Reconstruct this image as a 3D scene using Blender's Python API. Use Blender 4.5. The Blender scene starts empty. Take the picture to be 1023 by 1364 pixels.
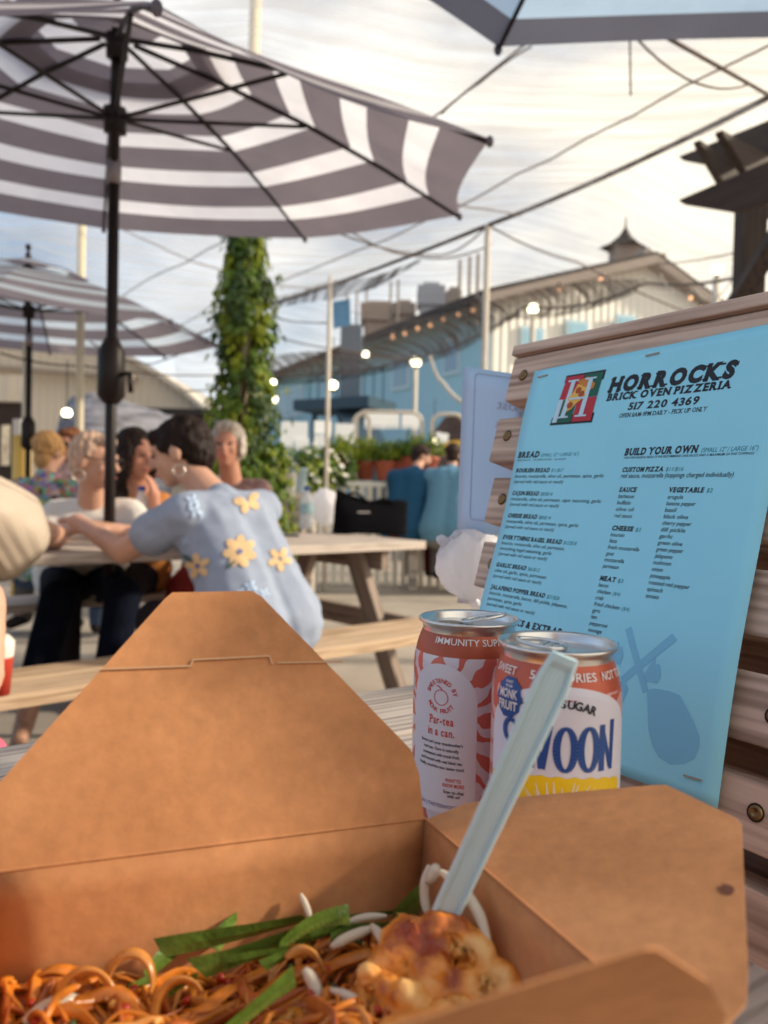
import bpy, bmesh, math, random
from mathutils import Vector, Matrix, noise
from mathutils.bvhtree import BVHTree
V = Vector
PI = math.pi
random.seed(7)
scene = bpy.context.scene
COL = scene.collection

# ------------------------------------------------------------------ camera
FPX, CX, CY, HEIGHT = 1025.0, 511.5, 682.0, 0.975
_p, _r = math.radians(-1.5), math.radians(1.3)
FW = V((0, math.cos(_p), math.sin(_p)))
_rt = V((1, 0, 0)); _up = _rt.cross(FW)
RT = _rt * math.cos(_r) + _up * math.sin(_r)
UP = -_rt * math.sin(_r) + _up * math.cos(_r)
EYE = V((0, 0, HEIGHT))
cam_d = bpy.data.cameras.new("camera")
cam = bpy.data.objects.new("camera", cam_d); COL.objects.link(cam)
cam_d.sensor_fit = 'VERTICAL'; cam_d.sensor_height = 7.585; cam_d.sensor_width = 5.69; cam_d.lens = 5.7
cam_d.clip_start = 0.01; cam_d.clip_end = 2000
cam_d.dof.use_dof = True; cam_d.dof.focus_distance = 0.44; cam_d.dof.aperture_fstop = 1.85
mw = Matrix((RT, UP, -FW)).transposed().to_4x4(); mw.translation = EYE
cam.matrix_world = mw
scene.camera = cam

def P(x, y, d):                      # a point seen at photograph pixel (x, y), d metres ahead
    return EYE + d * (FW + (x - CX) / FPX * RT - (y - CY) / FPX * UP)
def Z(x, y, z):                      # the same on the level z
    v = FW + (x - CX) / FPX * RT - (y - CY) / FPX * UP
    return EYE + v * ((z - HEIGHT) / v.z)

# ------------------------------------------------------------------ sky, sun, exposure
SUN_DIR = V((0.90, 0.06, 0.42)).normalized()
world = bpy.data.worlds.new("World"); scene.world = world; world.use_nodes = True
wn, wl = world.node_tree.nodes, world.node_tree.links
bg = wn["Background"]
sky = wn.new("ShaderNodeTexSky"); sky.sky_type = 'NISHITA'; sky.sun_disc = False
sky.sun_elevation = math.asin(SUN_DIR.z); sky.sun_rotation = math.atan2(SUN_DIR.x, SUN_DIR.y)
sky.air_density = 1.0; sky.dust_density = 2.0
tc = wn.new("ShaderNodeTexCoord")
mp = wn.new("ShaderNodeMapping"); mp.inputs['Scale'].default_value = (1.3, 1.0, 3.2)
mp.inputs['Rotation'].default_value = (0.1, 0.25, 0.5)
wl.new(tc.outputs['Generated'], mp.inputs['Vector'])
nz = wn.new("ShaderNodeTexNoise"); nz.inputs['Scale'].default_value = 1.9; nz.inputs['Detail'].default_value = 8; nz.inputs['Roughness'].default_value = 0.55
wl.new(mp.outputs['Vector'], nz.inputs['Vector'])
sx = wn.new("ShaderNodeSeparateXYZ"); wl.new(tc.outputs['Generated'], sx.inputs[0])
ma = wn.new("ShaderNodeMath"); ma.operation = 'MULTIPLY_ADD'; ma.inputs[1].default_value = 0.30
wl.new(sx.outputs['X'], ma.inputs[0]); wl.new(nz.outputs['Fac'], ma.inputs[2])
cr = wn.new("ShaderNodeValToRGB"); cr.color_ramp.elements[0].position = 0.30; cr.color_ramp.elements[1].position = 0.62
wl.new(ma.outputs[0], cr.inputs[0])
cc = wn.new("ShaderNodeMixRGB"); cc.inputs['Color1'].default_value = (5.9, 6.5, 7.3, 1); cc.inputs['Color2'].default_value = (7.5, 6.8, 5.6, 1)
cm = wn.new("ShaderNodeMapRange"); cm.inputs['From Min'].default_value = -0.55; cm.inputs['From Max'].default_value = 0.30; wl.new(sx.outputs['X'], cm.inputs['Value']); wl.new(cm.outputs[0], cc.inputs['Fac'])
mx = wn.new("ShaderNodeMixRGB"); wl.new(cc.outputs[0], mx.inputs['Color2'])
wl.new(cr.outputs['Color'], mx.inputs['Fac']); wl.new(sky.outputs['Color'], mx.inputs['Color1'])
wl.new(mx.outputs['Color'], bg.inputs['Color']); bg.inputs['Strength'].default_value = 0.10
sun_d = bpy.data.lights.new("sun", 'SUN'); sun_d.energy = 2.6; sun_d.angle = math.radians(4); sun_d.color = (1.0, 0.86, 0.66)
sun = bpy.data.objects.new("sun", sun_d); COL.objects.link(sun)
sun.rotation_euler = (-SUN_DIR).to_track_quat('-Z', 'Y').to_euler(); sun.location = (6, -2, 8)
scene.view_settings.view_transform = 'Standard'; scene.view_settings.look = 'None'
scene.view_settings.exposure = 0.92; scene.view_settings.gamma = 1
scene.cycles.max_bounces = 8; scene.cycles.transparent_max_bounces = 24

# ------------------------------------------------------------------ materials
def mat(name, col, rough=0.6, metal=0.0, noise_amt=0.0, scale=20, stretch=(1, 1, 1), bump=0.0, spec=None, trans=0.0, coord='Object', detail=5, alpha=None):
    m = bpy.data.materials.new(name); m.use_nodes = True
    n, l = m.node_tree.nodes, m.node_tree.links
    b = n["Principled BSDF"]
    b.inputs['Base Color'].default_value = (*col, 1); b.inputs['Roughness'].default_value = rough; b.inputs['Metallic'].default_value = metal
    if spec is not None: b.inputs['Specular IOR Level'].default_value = spec
    if noise_amt or bump:
        t = n.new("ShaderNodeTexCoord"); mpp = n.new("ShaderNodeMapping"); mpp.inputs['Scale'].default_value = stretch
        l.new(t.outputs[coord], mpp.inputs[0])
        z = n.new("ShaderNodeTexNoise"); z.inputs['Scale'].default_value = scale; z.inputs['Detail'].default_value = detail; z.inputs['Roughness'].default_value = 0.6
        l.new(mpp.outputs[0], z.inputs['Vector'])
        if noise_amt:
            r = n.new("ShaderNodeValToRGB"); a = noise_amt
            r.color_ramp.elements[0].position = 0.3; r.color_ramp.elements[1].position = 0.7
            r.color_ramp.elements[0].color = (*[c * (1 - a) for c in col], 1)
            r.color_ramp.elements[1].color = (*[min(1, c * (1 + a)) for c in col], 1)
            l.new(z.outputs['Fac'], r.inputs[0]); l.new(r.outputs[0], b.inputs['Base Color'])
        if bump:
            bp = n.new("ShaderNodeBump"); bp.inputs['Strength'].default_value = bump; bp.inputs['Distance'].default_value = 0.01
            l.new(z.outputs['Fac'], bp.inputs['Height']); l.new(bp.outputs[0], b.inputs['Normal'])
    if trans:
        out = n["Material Output"]; tr = n.new("ShaderNodeBsdfTranslucent"); mxs = n.new("ShaderNodeMixShader")
        src = b.inputs['Base Color'].links[0].from_socket if b.inputs['Base Color'].links else None
        if src: l.new(src, tr.inputs['Color'])
        else: tr.inputs['Color'].default_value = (*col, 1)
        mxs.inputs[0].default_value = trans
        l.new(b.outputs[0], mxs.inputs[1]); l.new(tr.outputs[0], mxs.inputs[2]); l.new(mxs.outputs[0], out.inputs['Surface'])
    if any(w in name for w in ('trousers', 'shirt', 'jeans', 'tote', 'shoe', '_top', 'tee', 'shorts', 'cloth')) and spec is None: b.inputs['Specular IOR Level'].default_value = 0.08; b.inputs['Roughness'].default_value = .95
    if alpha is not None:
        b.inputs['Alpha'].default_value = alpha
    return m

def wood(name, c1, c2, grain=1.0, rough=0.75, scale=3.0, knots=True, fine=60, wave=.28, bumpd=.003):
    """long grain runs along the object's local X"""
    m = bpy.data.materials.new(name); m.use_nodes = True
    n, l = m.node_tree.nodes, m.node_tree.links; b = n["Principled BSDF"]
    t = n.new("ShaderNodeTexCoord"); a = n.new("ShaderNodeMapping"); a.inputs['Scale'].default_value = (0.06 * grain, 1, 1)
    l.new(t.outputs['Object'], a.inputs[0])
    w = n.new("ShaderNodeTexNoise"); w.inputs['Scale'].default_value = fine; w.inputs['Detail'].default_value = 6; w.inputs['Distortion'].default_value = 0.6
    l.new(a.outputs[0], w.inputs['Vector'])
    a2 = n.new("ShaderNodeMapping"); a2.inputs['Scale'].default_value = (0.10, 1, 1); l.new(t.outputs['Object'], a2.inputs[0])
    wv = n.new("ShaderNodeTexWave"); wv.wave_type = 'RINGS'; wv.rings_direction = 'X'; wv.inputs['Scale'].default_value = fine * 0.55
    wv.inputs['Distortion'].default_value = 6; wv.inputs['Detail'].default_value = 3; wv.inputs['Detail Scale'].default_value = 1.2
    l.new(a2.outputs[0], wv.inputs['Vector'])
    big = n.new("ShaderNodeTexNoise"); big.inputs['Scale'].default_value = scale; l.new(t.outputs['Object'], big.inputs['Vector'])
    add = n.new("ShaderNodeMath"); add.operation = 'MULTIPLY_ADD'; add.inputs[1].default_value = wave
    l.new(wv.outputs['Fac'], add.inputs[0]); l.new(w.outputs['Fac'], add.inputs[2])
    add2 = n.new("ShaderNodeMath"); add2.operation = 'MULTIPLY_ADD'; add2.inputs[1].default_value = 0.5; 
    l.new(big.outputs['Fac'], add2.inputs[0]); l.new(add.outputs[0], add2.inputs[2])
    r = n.new("ShaderNodeValToRGB"); r.color_ramp.elements[0].position = 0.62; r.color_ramp.elements[1].position = 0.86 + wave * .3
    r.color_ramp.elements[0].color = (*c1, 1); r.color_ramp.elements[1].color = (*c2, 1)
    l.new(add2.outputs[0], r.inputs[0]); l.new(r.outputs[0], b.inputs['Base Color'])
    b.inputs['Roughness'].default_value = rough
    bp = n.new("ShaderNodeBump"); bp.inputs['Strength'].default_value = 0.5; bp.inputs['Distance'].default_value = bumpd
    l.new(add.outputs[0], bp.inputs['Height']); l.new(bp.outputs[0], b.inputs['Normal'])
    return m

def netmat(name, col, a0, a1, scale=30):
    m = bpy.data.materials.new(name); m.use_nodes = True
    n, l = m.node_tree.nodes, m.node_tree.links; n.remove(n["Principled BSDF"])
    out = n["Material Output"]
    tp = n.new("ShaderNodeBsdfTransparent"); df = n.new("ShaderNodeBsdfDiffuse"); tl = n.new("ShaderNodeBsdfTranslucent")
    df.inputs[0].default_value = (*col, 1); tl.inputs[0].default_value = (*col, 1)
    mm = n.new("ShaderNodeMixShader"); mm.inputs[0].default_value = 0.5; l.new(df.outputs[0], mm.inputs[1]); l.new(tl.outputs[0], mm.inputs[2])
    lw = n.new("ShaderNodeLayerWeight"); lw.inputs[0].default_value = 0.3
    t = n.new("ShaderNodeTexCoord"); mpp = n.new("ShaderNodeMapping"); mpp.inputs['Scale'].default_value = (0.30, 4.5, 1); mpp.inputs['Rotation'].default_value = (0, 0, 0.5)
    l.new(t.outputs['Object'], mpp.inputs[0])
    z = n.new("ShaderNodeTexNoise"); z.inputs['Scale'].default_value = scale / 10; z.inputs['Detail'].default_value = 6; l.new(mpp.outputs[0], z.inputs['Vector'])
    x1 = n.new("ShaderNodeMapRange"); x1.inputs['To Min'].default_value = a0; x1.inputs['To Max'].default_value = a1; l.new(lw.outputs['Facing'], x1.inputs['Value'])
    x2 = n.new("ShaderNodeMapRange"); x2.inputs['From Min'].default_value = 0.3; x2.inputs['From Max'].default_value = 0.7; x2.inputs['To Min'].default_value = 0.15; x2.inputs['To Max'].default_value = 1.75
    l.new(z.outputs['Fac'], x2.inputs['Value'])
    mu = n.new("ShaderNodeMath"); mu.operation = 'MULTIPLY'; l.new(x1.outputs[0], mu.inputs[0]); l.new(x2.outputs[0], mu.inputs[1])
    mf = n.new("ShaderNodeMixShader"); l.new(mu.outputs[0], mf.inputs[0]); l.new(tp.outputs[0], mf.inputs[1]); l.new(mm.outputs[0], mf.inputs[2])
    l.new(mf.outputs[0], out.inputs['Surface'])
    return m

CLOTH = ('trousers', 'shirt', 'jeans', 'tote', 'shoe', 'top', 'tee', 'knit', 'shorts', 'cloth')
def emis(name, col, s):
    m = mat(name, col, 0.5); b = m.node_tree.nodes["Principled BSDF"]
    b.inputs['Emission Color'].default_value = (*col, 1); b.inputs['Emission Strength'].default_value = s
    return m
def glass(name, col=(0.9, 0.95, 1.0), a=0.4, rough=0.08):
    m = mat(name, col, rough, alpha=a, spec=0.6); return m

# ------------------------------------------------------------------ mesh building
class MB:
    def __init__(s): s.v = []; s.f = []; s.mi = []
    def add(s, vs, fs, mi=0):
        o = len(s.v); s.v += [tuple(v) for v in vs]; s.f += [tuple(i + o for i in f) for f in fs]; s.mi += [mi] * len(fs); return s
    def box(s, c, ax, ay, az, mi=0):
        c, ax, ay, az = V(c), V(ax) / 2, V(ay) / 2, V(az) / 2
        vs = [c + ax * i + ay * j + az * k for i in (-1, 1) for j in (-1, 1) for k in (-1, 1)]
        return s.add(vs, [(0, 1, 3, 2), (4, 6, 7, 5), (0, 4, 5, 1), (2, 3, 7, 6), (0, 2, 6, 4), (1, 5, 7, 3)], mi)
    def bar(s, a, b, w, h, up=(0, 0, 1), mi=0):
        a, b = V(a), V(b); d = b - a; side = d.cross(V(up)).normalized() * w; u = side.cross(d).normalized() * h
        return s.box((a + b) / 2, d, side, u, mi)
    def tube(s, pts, r, n=8, mi=0, cap=True):
        pts = [V(p) for p in pts]; rs = r if isinstance(r, (list, tuple)) else [r] * len(pts); vs = []; fs = []
        d0 = (pts[1] - pts[0]).normalized(); ref = V((0, 0, 1)) if abs(d0.z) < 0.9 else V((1, 0, 0))
        u = d0.cross(ref).normalized()
        for i, p in enumerate(pts):
            d = (pts[min(i + 1, len(pts) - 1)] - pts[max(i - 1, 0)])
            d = d.normalized() if d.length > 1e-9 else d0
            u = (u - d * u.dot(d)); u = u.normalized() if u.length > 1e-6 else d.orthogonal().normalized(); w = d.cross(u)
            vs += [p + (u * math.cos(2 * PI * k / n) + w * math.sin(2 * PI * k / n)) * rs[i] for k in range(n)]
        for i in range(len(pts) - 1):
            for k in range(n): fs.append((i * n + k, i * n + (k + 1) % n, (i + 1) * n + (k + 1) % n, (i + 1) * n + k))
        if cap: fs.append(tuple(range(n))[::-1]); fs.append(tuple((len(pts) - 1) * n + k for k in range(n)))
        return s.add(vs, fs, mi)
    def ell(s, c, rx, ry, rz, rot=None, n=14, m=9, mi=0):
        c = V(c); vs = []; fs = []; rot = rot or Matrix.Identity(3)
        for i in range(m + 1):
            a = PI * i / m
            for k in range(n):
                b = 2 * PI * k / n
                vs.append(c + rot @ V((rx * math.sin(a) * math.cos(b), ry * math.sin(a) * math.sin(b), rz * math.cos(a))))
        for i in range(m):
            for k in range(n): fs.append((i * n + k, (i + 1) * n + k, (i + 1) * n + (k + 1) % n, i * n + (k + 1) % n))
        return s.add(vs, fs, mi)
    def lathe(s, prof, c, n=48, mi=0, axis=None):
        c = V(c); vs = []; fs = []
        for (r, z) in prof:
            for k in range(n): a = 2 * PI * k / n; vs.append(c + V((r * math.cos(a), r * math.sin(a), z)))
        for i in range(len(prof) - 1):
            for k in range(n): fs.append((i * n + k, i * n + (k + 1) % n, (i + 1) * n + (k + 1) % n, (i + 1) * n + k))
        return s.add(vs, fs, mi)
    def capsule(s, a, ra, b, rb, n=12):
        a, b = V(a), V(b); d = b - a; L = d.length
        if L < 1e-6: return s.ell(a, ra, ra, ra)
        d /= L; pts = []; rs = []
        for i in range(5): t = PI / 2 * i / 4; pts.append(a - d * ra * math.cos(t)); rs.append(max(ra * math.sin(t), ra * 0.05))
        for i in range(5): t = PI / 2 * i / 4; pts.append(b + d * rb * math.sin(t)); rs.append(max(rb * math.cos(t), rb * 0.05))
        return s.tube(pts, rs, n)
    def grid(s, fn, nu, nv, mi=0, both=0.0):
        vs = [fn(i / nu, j / nv) for i in range(nu + 1) for j in range(nv + 1)]
        fs = [(i * (nv + 1) + j, (i + 1) * (nv + 1) + j, (i + 1) * (nv + 1) + j + 1, i * (nv + 1) + j + 1) for i in range(nu) for j in range(nv)]
        if callable(mi):
            o = len(s.v); s.v += [tuple(v) for v in vs]
            for q, f in enumerate(fs): s.f.append(tuple(a + o for a in f)); s.mi.append(mi(q // nv, q % nv))
            return s
        return s.add(vs, fs, mi)
    def slab(s, poly, thick, mi=0):
        """polygon given as world points, thickened along thick"""
        t = V(thick); n = len(poly); vs = [V(p) for p in poly] + [V(p) + t for p in poly]
        fs = [tuple(range(n))[::-1], tuple(range(n, 2 * n))] + [(i, (i + 1) % n, n + (i + 1) % n, n + i) for i in range(n)]
        return s.add(vs, fs, mi)
    def mesh(s, name, mats=(), smooth=False):
        me = bpy.data.meshes.new(name); me.from_pydata([tuple(v) for v in s.v], [], s.f)
        for m in mats: me.materials.append(m)
        if len(mats) > 1: me.polygons.foreach_set('material_index', s.mi)
        if smooth: me.polygons.foreach_set('use_smooth', [True] * len(me.polygons))
        me.update(); return me
    def build(s, name, mats, parent=None, smooth=False, bevel=0, solid=0, origin=None, frame=None):
        """frame: 4x4 matrix; the mesh is stored in that frame so the grain follows it"""
        if not isinstance(mats, (list, tuple)): mats = [mats]
        F_ = frame if frame is not None else Matrix.Translation(V(origin) if origin is not None else (V(s.v[0]) * 0))
        inv = F_.inverted(); loc = MB(); loc.v = [tuple(inv @ V(v)) for v in s.v]; loc.f = s.f; loc.mi = s.mi
        me = loc.mesh(name, mats, smooth)
        if not smooth or bevel:
            bm = bmesh.new(); bm.from_mesh(me); bmesh.ops.recalc_face_normals(bm, faces=bm.faces); bm.to_mesh(me); bm.free()
        o = bpy.data.objects.new(name, me); COL.objects.link(o)
        if parent is not None:
            o.parent = parent; o.matrix_parent_inverse = Matrix.Identity(4)
            o.matrix_basis = world_of(parent).inverted() @ F_
        else: o.matrix_basis = F_
        if bevel:
            b = o.modifiers.new('bevel', 'BEVEL'); b.width = bevel; b.segments = 2; b.limit_method = 'ANGLE'
        if solid:
            q = o.modifiers.new('solid', 'SOLIDIFY'); q.thickness = solid; q.offset = 0
        return o

def world_of(o):
    m = o.matrix_basis.copy(); p = o.parent
    while p is not None: m = p.matrix_basis @ m; p = p.parent
    return m
def tag(o, label=None, cat=None, group=None, kind=None):
    if label: o['label'] = label
    if cat: o['category'] = cat
    if group: o['group'] = group
    if kind: o['kind'] = kind
    return o
def thing(name, label, cat, loc=(0, 0, 0), group=None):
    o = bpy.data.objects.new(name, None); COL.objects.link(o); o.location = loc; o.matrix_basis = Matrix.Translation(V(loc)); o.empty_display_size = 0.1
    return tag(o, label, cat, group)
def frame_of(o, x, y=None, z=None):
    x = V(x).normalized()
    z = V(z).normalized() if z is not None else V((0, 0, 1))
    y = z.cross(x).normalized(); z = x.cross(y).normalized()
    m = Matrix((x, y, z)).transposed().to_4x4(); m.translation = V(o); return m

def blend(mb, name, voxel, smooth=4, inflate=0.0):
    """melts overlapping closed shapes into one continuous skin"""
    me = mb.mesh(name + '_raw')
    bm = bmesh.new(); bm.from_mesh(me); bmesh.ops.remove_doubles(bm, verts=bm.verts, dist=1e-5); bmesh.ops.recalc_face_normals(bm, faces=bm.faces); bm.to_mesh(me); bm.free()
    o = bpy.data.objects.new('raw', me); COL.objects.link(o)
    r = o.modifiers.new('r', 'REMESH'); r.mode = 'VOXEL'; r.voxel_size = voxel; r.use_smooth_shade = True
    if smooth: q = o.modifiers.new('s', 'SMOOTH'); q.iterations = smooth; q.factor = 0.5
    dg = bpy.context.evaluated_depsgraph_get(); dg.update()
    m2 = bpy.data.meshes.new_from_object(o.evaluated_get(dg)); bpy.data.objects.remove(o); bpy.data.meshes.remove(me)
    m2.polygons.foreach_set('use_smooth', [True] * len(m2.polygons)); m2.name = name
    return m2
def put(me, name, mats, parent=None, label=None):
    if not isinstance(mats, (list, tuple)): mats = [mats]
    me.materials.clear()
    for m in mats: me.materials.append(m)
    o = bpy.data.objects.new(name, me); COL.objects.link(o)
    if parent is not None: o.parent = parent; o.matrix_basis = world_of(parent).inverted()
    if label: o['label'] = label
    return o
def bvh_of(me):
    return BVHTree.FromPolygons([v.co.copy() for v in me.vertices], [tuple(p.vertices) for p in me.polygons])

# ------------------------------------------------------------------ lettering
_tc = {}
def glyphs(txt, off=0.0):
    k = (txt, off)
    if k in _tc: return _tc[k]
    cu = bpy.data.curves.new('t', 'FONT'); cu.body = txt; cu.size = 1; cu.offset = off; cu.resolution_u = 3
    o = bpy.data.objects.new('t', cu); COL.objects.link(o)
    dg = bpy.context.evaluated_depsgraph_get(); dg.update()
    me = bpy.data.meshes.new_from_object(o.evaluated_get(dg))
    vs = [(v.co.x, v.co.y) for v in me.vertices]; fs = [tuple(p.vertices) for p in me.polygons]
    bpy.data.objects.remove(o); bpy.data.curves.remove(cu); bpy.data.meshes.remove(me)
    _tc[k] = (vs, fs); return _tc[k]
CAP = max(v[1] for v in glyphs('H')[0])
def text(mb, txt, x, y, cap, fn, width=None, off=0.0, shear=0.0, align='L', mi=0, squash=1.0):
    vs, fs = glyphs(txt, off)
    if not vs: return
    x0 = min(v[0] for v in vs); x1 = max(v[0] for v in vs); s = cap / CAP
    sxx = (width / (x1 - x0)) if width else s * squash
    w = (x1 - x0) * sxx; ox = x - (w / 2 if align == 'C' else 0)
    mb.add([fn(ox + (v[0] - x0) * sxx + shear * v[1] * s, y + v[1] * s) for v in vs], fs, mi)
SERIF = {'H': 'bB', 'O': '', 'R': 'be t', 'C': 'c', 'K': 'bB', 'S': 's', 'B': 'b', 'I': 'i', 'E': 'b', 'N': 'bB', 'P': 'b', 'Z': '', 'A': 'a', 'V': 'v'}
def slab_text(mb, txt, x, y, cap, width, fn, off=0.03, shear=0.18, mi=0):
    """heavy slanted slab lettering: each glyph gets slab feet where its stems end"""
    cells = []; cur = 0.0
    for ch in txt:
        if ch == ' ': cur += 0.30; continue
        vs, fs = glyphs(ch, off); x0 = min(v[0] for v in vs); x1 = max(v[0] for v in vs)
        cells.append((ch, cur, x0, x1, vs, fs)); cur += (x1 - x0) + 0.10
    tot = cur - 0.10; k = width / tot; s = cap / CAP
    def pt(u, v): return fn(x + u * k + shear * v * s, y + v * s)
    for ch, cu, x0, x1, vs, fs in cells:
        mb.add([pt(cu + v[0] - x0, v[1]) for v in vs], fs, mi); w = x1 - x0
        def foot(c, top, hw=0.13, h=0.085):
            yy = CAP - h if top else 0
            q = [(c - hw, yy), (c + hw, yy), (c + hw, yy + h), (c - hw, yy + h)]
            mb.add([pt(cu + a, b) for a, b in q], [(0, 1, 2, 3)], mi)
        st = 0.07
        if ch in 'HKNMU': foot(st, True); foot(w - st, True);
        if ch in 'HKNMR': foot(st, False); foot(w - st, False)
        if ch in 'BPDRELF': foot(st, True); foot(st, False)
        if ch in 'IT1': foot(w / 2 if ch != '1' else w * .7, False, 0.17)
        if ch == 'I': foot(w / 2, True, 0.17)
        if ch in 'AX': foot(0.05, False); foot(w - 0.05, False)
        if ch in 'VWYXJ': foot(0.05, True); foot(w - 0.05, True)
        if ch in 'CSG': mb.add([pt(cu + w - 0.02, CAP * .70), pt(cu + w + 0.05, CAP * .70), pt(cu + w + 0.05, CAP), pt(cu + w - 0.05, CAP * .93)], [(0, 1, 2, 3)], mi)
        if ch == 'S': mb.add([pt(cu - 0.03, 0), pt(cu + 0.04, CAP * .05), pt(cu + 0.04, CAP * .3), pt(cu - 0.03, CAP * .3)], [(0, 1, 2, 3)], mi)

# ------------------------------------------------------------------ shared materials
M = {}
M['concrete'] = mat('concrete', (0.36, 0.31, 0.26), 0.85, noise_amt=0.22, scale=1.6, bump=0.15, detail=8)
M['oldwood'] = wood('weathered_wood', (0.17, 0.14, 0.12), (0.50, 0.44, 0.39))
M['legwood'] = wood('leg_wood', (0.10, 0.07, 0.055), (0.30, 0.23, 0.19))
M['greywood'] = wood('grey_tabletop_wood', (0.22, 0.18, 0.16), (0.52, 0.45, 0.40))
M['newwood'] = wood('new_pine', (0.30, 0.19, 0.11), (0.58, 0.42, 0.28))
M['slatwood'] = wood('slat_wood', (0.30, 0.20, 0.155), (0.66, 0.49, 0.40), fine=90, wave=.14, bumpd=.0012)
M['endgrain'] = mat('end_grain', (0.30, 0.20, 0.15), 0.8, noise_amt=0.35, scale=60, stretch=(1, 1, 6))
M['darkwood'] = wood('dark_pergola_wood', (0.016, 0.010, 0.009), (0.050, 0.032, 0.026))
M['black'] = mat('black_metal', (0.018, 0.012, 0.012), 0.35, metal=0.0, spec=0.6)
M['steel'] = mat('steel', (0.55, 0.52, 0.48), 0.3, metal=1.0)
M['brass'] = mat('screw_brass', (0.26, 0.17, 0.08), 0.35, metal=1.0)
M['galv'] = mat('galvanised', (0.62, 0.56, 0.48), 0.5, noise_amt=0.1, scale=8)

# ------------------------------------------------------------------ ground
g = MB(); g.add([(-300, -200, 0), (300, -200, 0), (300, 400, 0), (-300, 400, 0)], [(0, 1, 2, 3)])
gm = M['concrete']
n_, l_ = gm.node_tree.nodes, gm.node_tree.links
g.build('ground', gm); bpy.data.objects['ground']['kind'] = 'structure'
j = MB()
for k in range(7):
    j.bar((-8, 1.5 + k * 2.4, 0.004), (14, 4.5 + k * 2.4, 0.004), 0.018, 0.002)
    j.bar((-6 + k * 2.6, 1.0, 0.004), (-8.2 + k * 2.6, 16.0, 0.004), 0.018, 0.0021)
jo = j.build('paving_joints', mat('joint', (0.14, 0.12, 0.10), 0.9)); jo['kind'] = 'structure'

# ------------------------------------------------------------------ picnic tables
def picnic(name, label, c, ang, half, wood_top, wood_leg, nb=5, bw=0.14, bench_mats=None, legs=(-0.8, 0.8), top_z=0.75, seat_off=0.68, group=None, benches=(-1, 1)):
    """long axis points along ang (degrees right of straight ahead)"""
    a = math.radians(ang); u = V((math.sin(a), math.cos(a), 0)); v = V((-math.cos(a), math.sin(a), 0)); c = V(c)
    t = thing(name, label, 'picnic table', c, group)
    W = nb * (bw + 0.008)
    for i in range(nb):
        o = c + v * (-W / 2 + (i + .5) * (bw + 0.008)) + V((0, 0, top_z - 0.019)) + u * random.uniform(-.004, .004)
        MB().box(o, u * (2 * half), v * bw, (0, 0, 0.038)).build('table_plank', wood_top, t, bevel=0.003, frame=frame_of(o + V((i * 3.1, 0, i * .7)), u))
    for s in benches:
        for q in (0, 1):
            o = c + v * (s * (seat_off + q * 0.148)) + V((0, 0, 0.45 - 0.019))
            MB().box(o, u * (2 * half), v * 0.14, (0, 0, 0.038)).build('seat_plank', (bench_mats or {}).get(s, wood_top), t, bevel=0.003, frame=frame_of(o + V((q * 2, 0, s)), u))
    for e in legs:
        b = c + u * e * half
        for s in (-1, 1):
            p0 = b + v * s * 0.16 + V((0, 0, top_z - 0.04)); p1 = b + v * s * 0.54 + V((0, 0, 0.0))
            MB().bar(p0, p1, 0.09, 0.045, up=u).build('leg', wood_leg, t, frame=frame_of(p0, p1 - p0, z=u))
        o = b + V((0, 0, 0.385)) + u * 0.05
        MB().box(o, v * (2 * seat_off + 0.4), u * 0.04, (0, 0, 0.09)).build('seat_beam', wood_leg, t, frame=frame_of(o, v))
        o = b + V((0, 0, top_z - 0.085)) + u * 0.05
        MB().box(o, v * 0.66, u * 0.04, (0, 0, 0.09)).build('top_beam', wood_leg, t, frame=frame_of(o, v))
    return t, c, u, v
# our own table: its far edge passes (0.035, 0.90)
_a = math.radians(56); _u = V((math.sin(_a), math.cos(_a), 0)); _v = V((-math.cos(_a), math.sin(_a), 0))
near_c = V((0.035, 0.90, 0)) - _v * 0.37 + _u * 0.59
picnic('picnic_table', 'weathered grey picnic table carrying the takeout box, the drink cans and the slatted menu stand', near_c, 56, 1.22, M['greywood'], M['oldwood'], seat_off=0.66)
# the neighbours' table, the umbrella pole through its middle
far_c = V((-1.06, 2.97, 0))
_, fc, fu, fv = picnic('picnic_table', 'picnic table with the black tote bag on it and the striped umbrella through it', far_c, 48.5, 1.36, M['greywood'], M['legwood'], bench_mats={-1: M['newwood'], 1: M['greywood']})

# ------------------------------------------------------------------ slatted menu stand
eh = V((-0.53879, 0.84205, -0.0257)).normalized(); pu = V((0.20881, 0.16299, 0.96428)).normalized(); pn = eh.cross(pu).normalized()  # pn: away from the reader
BR = V((0.1796, 0.401, 0.8114))
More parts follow.
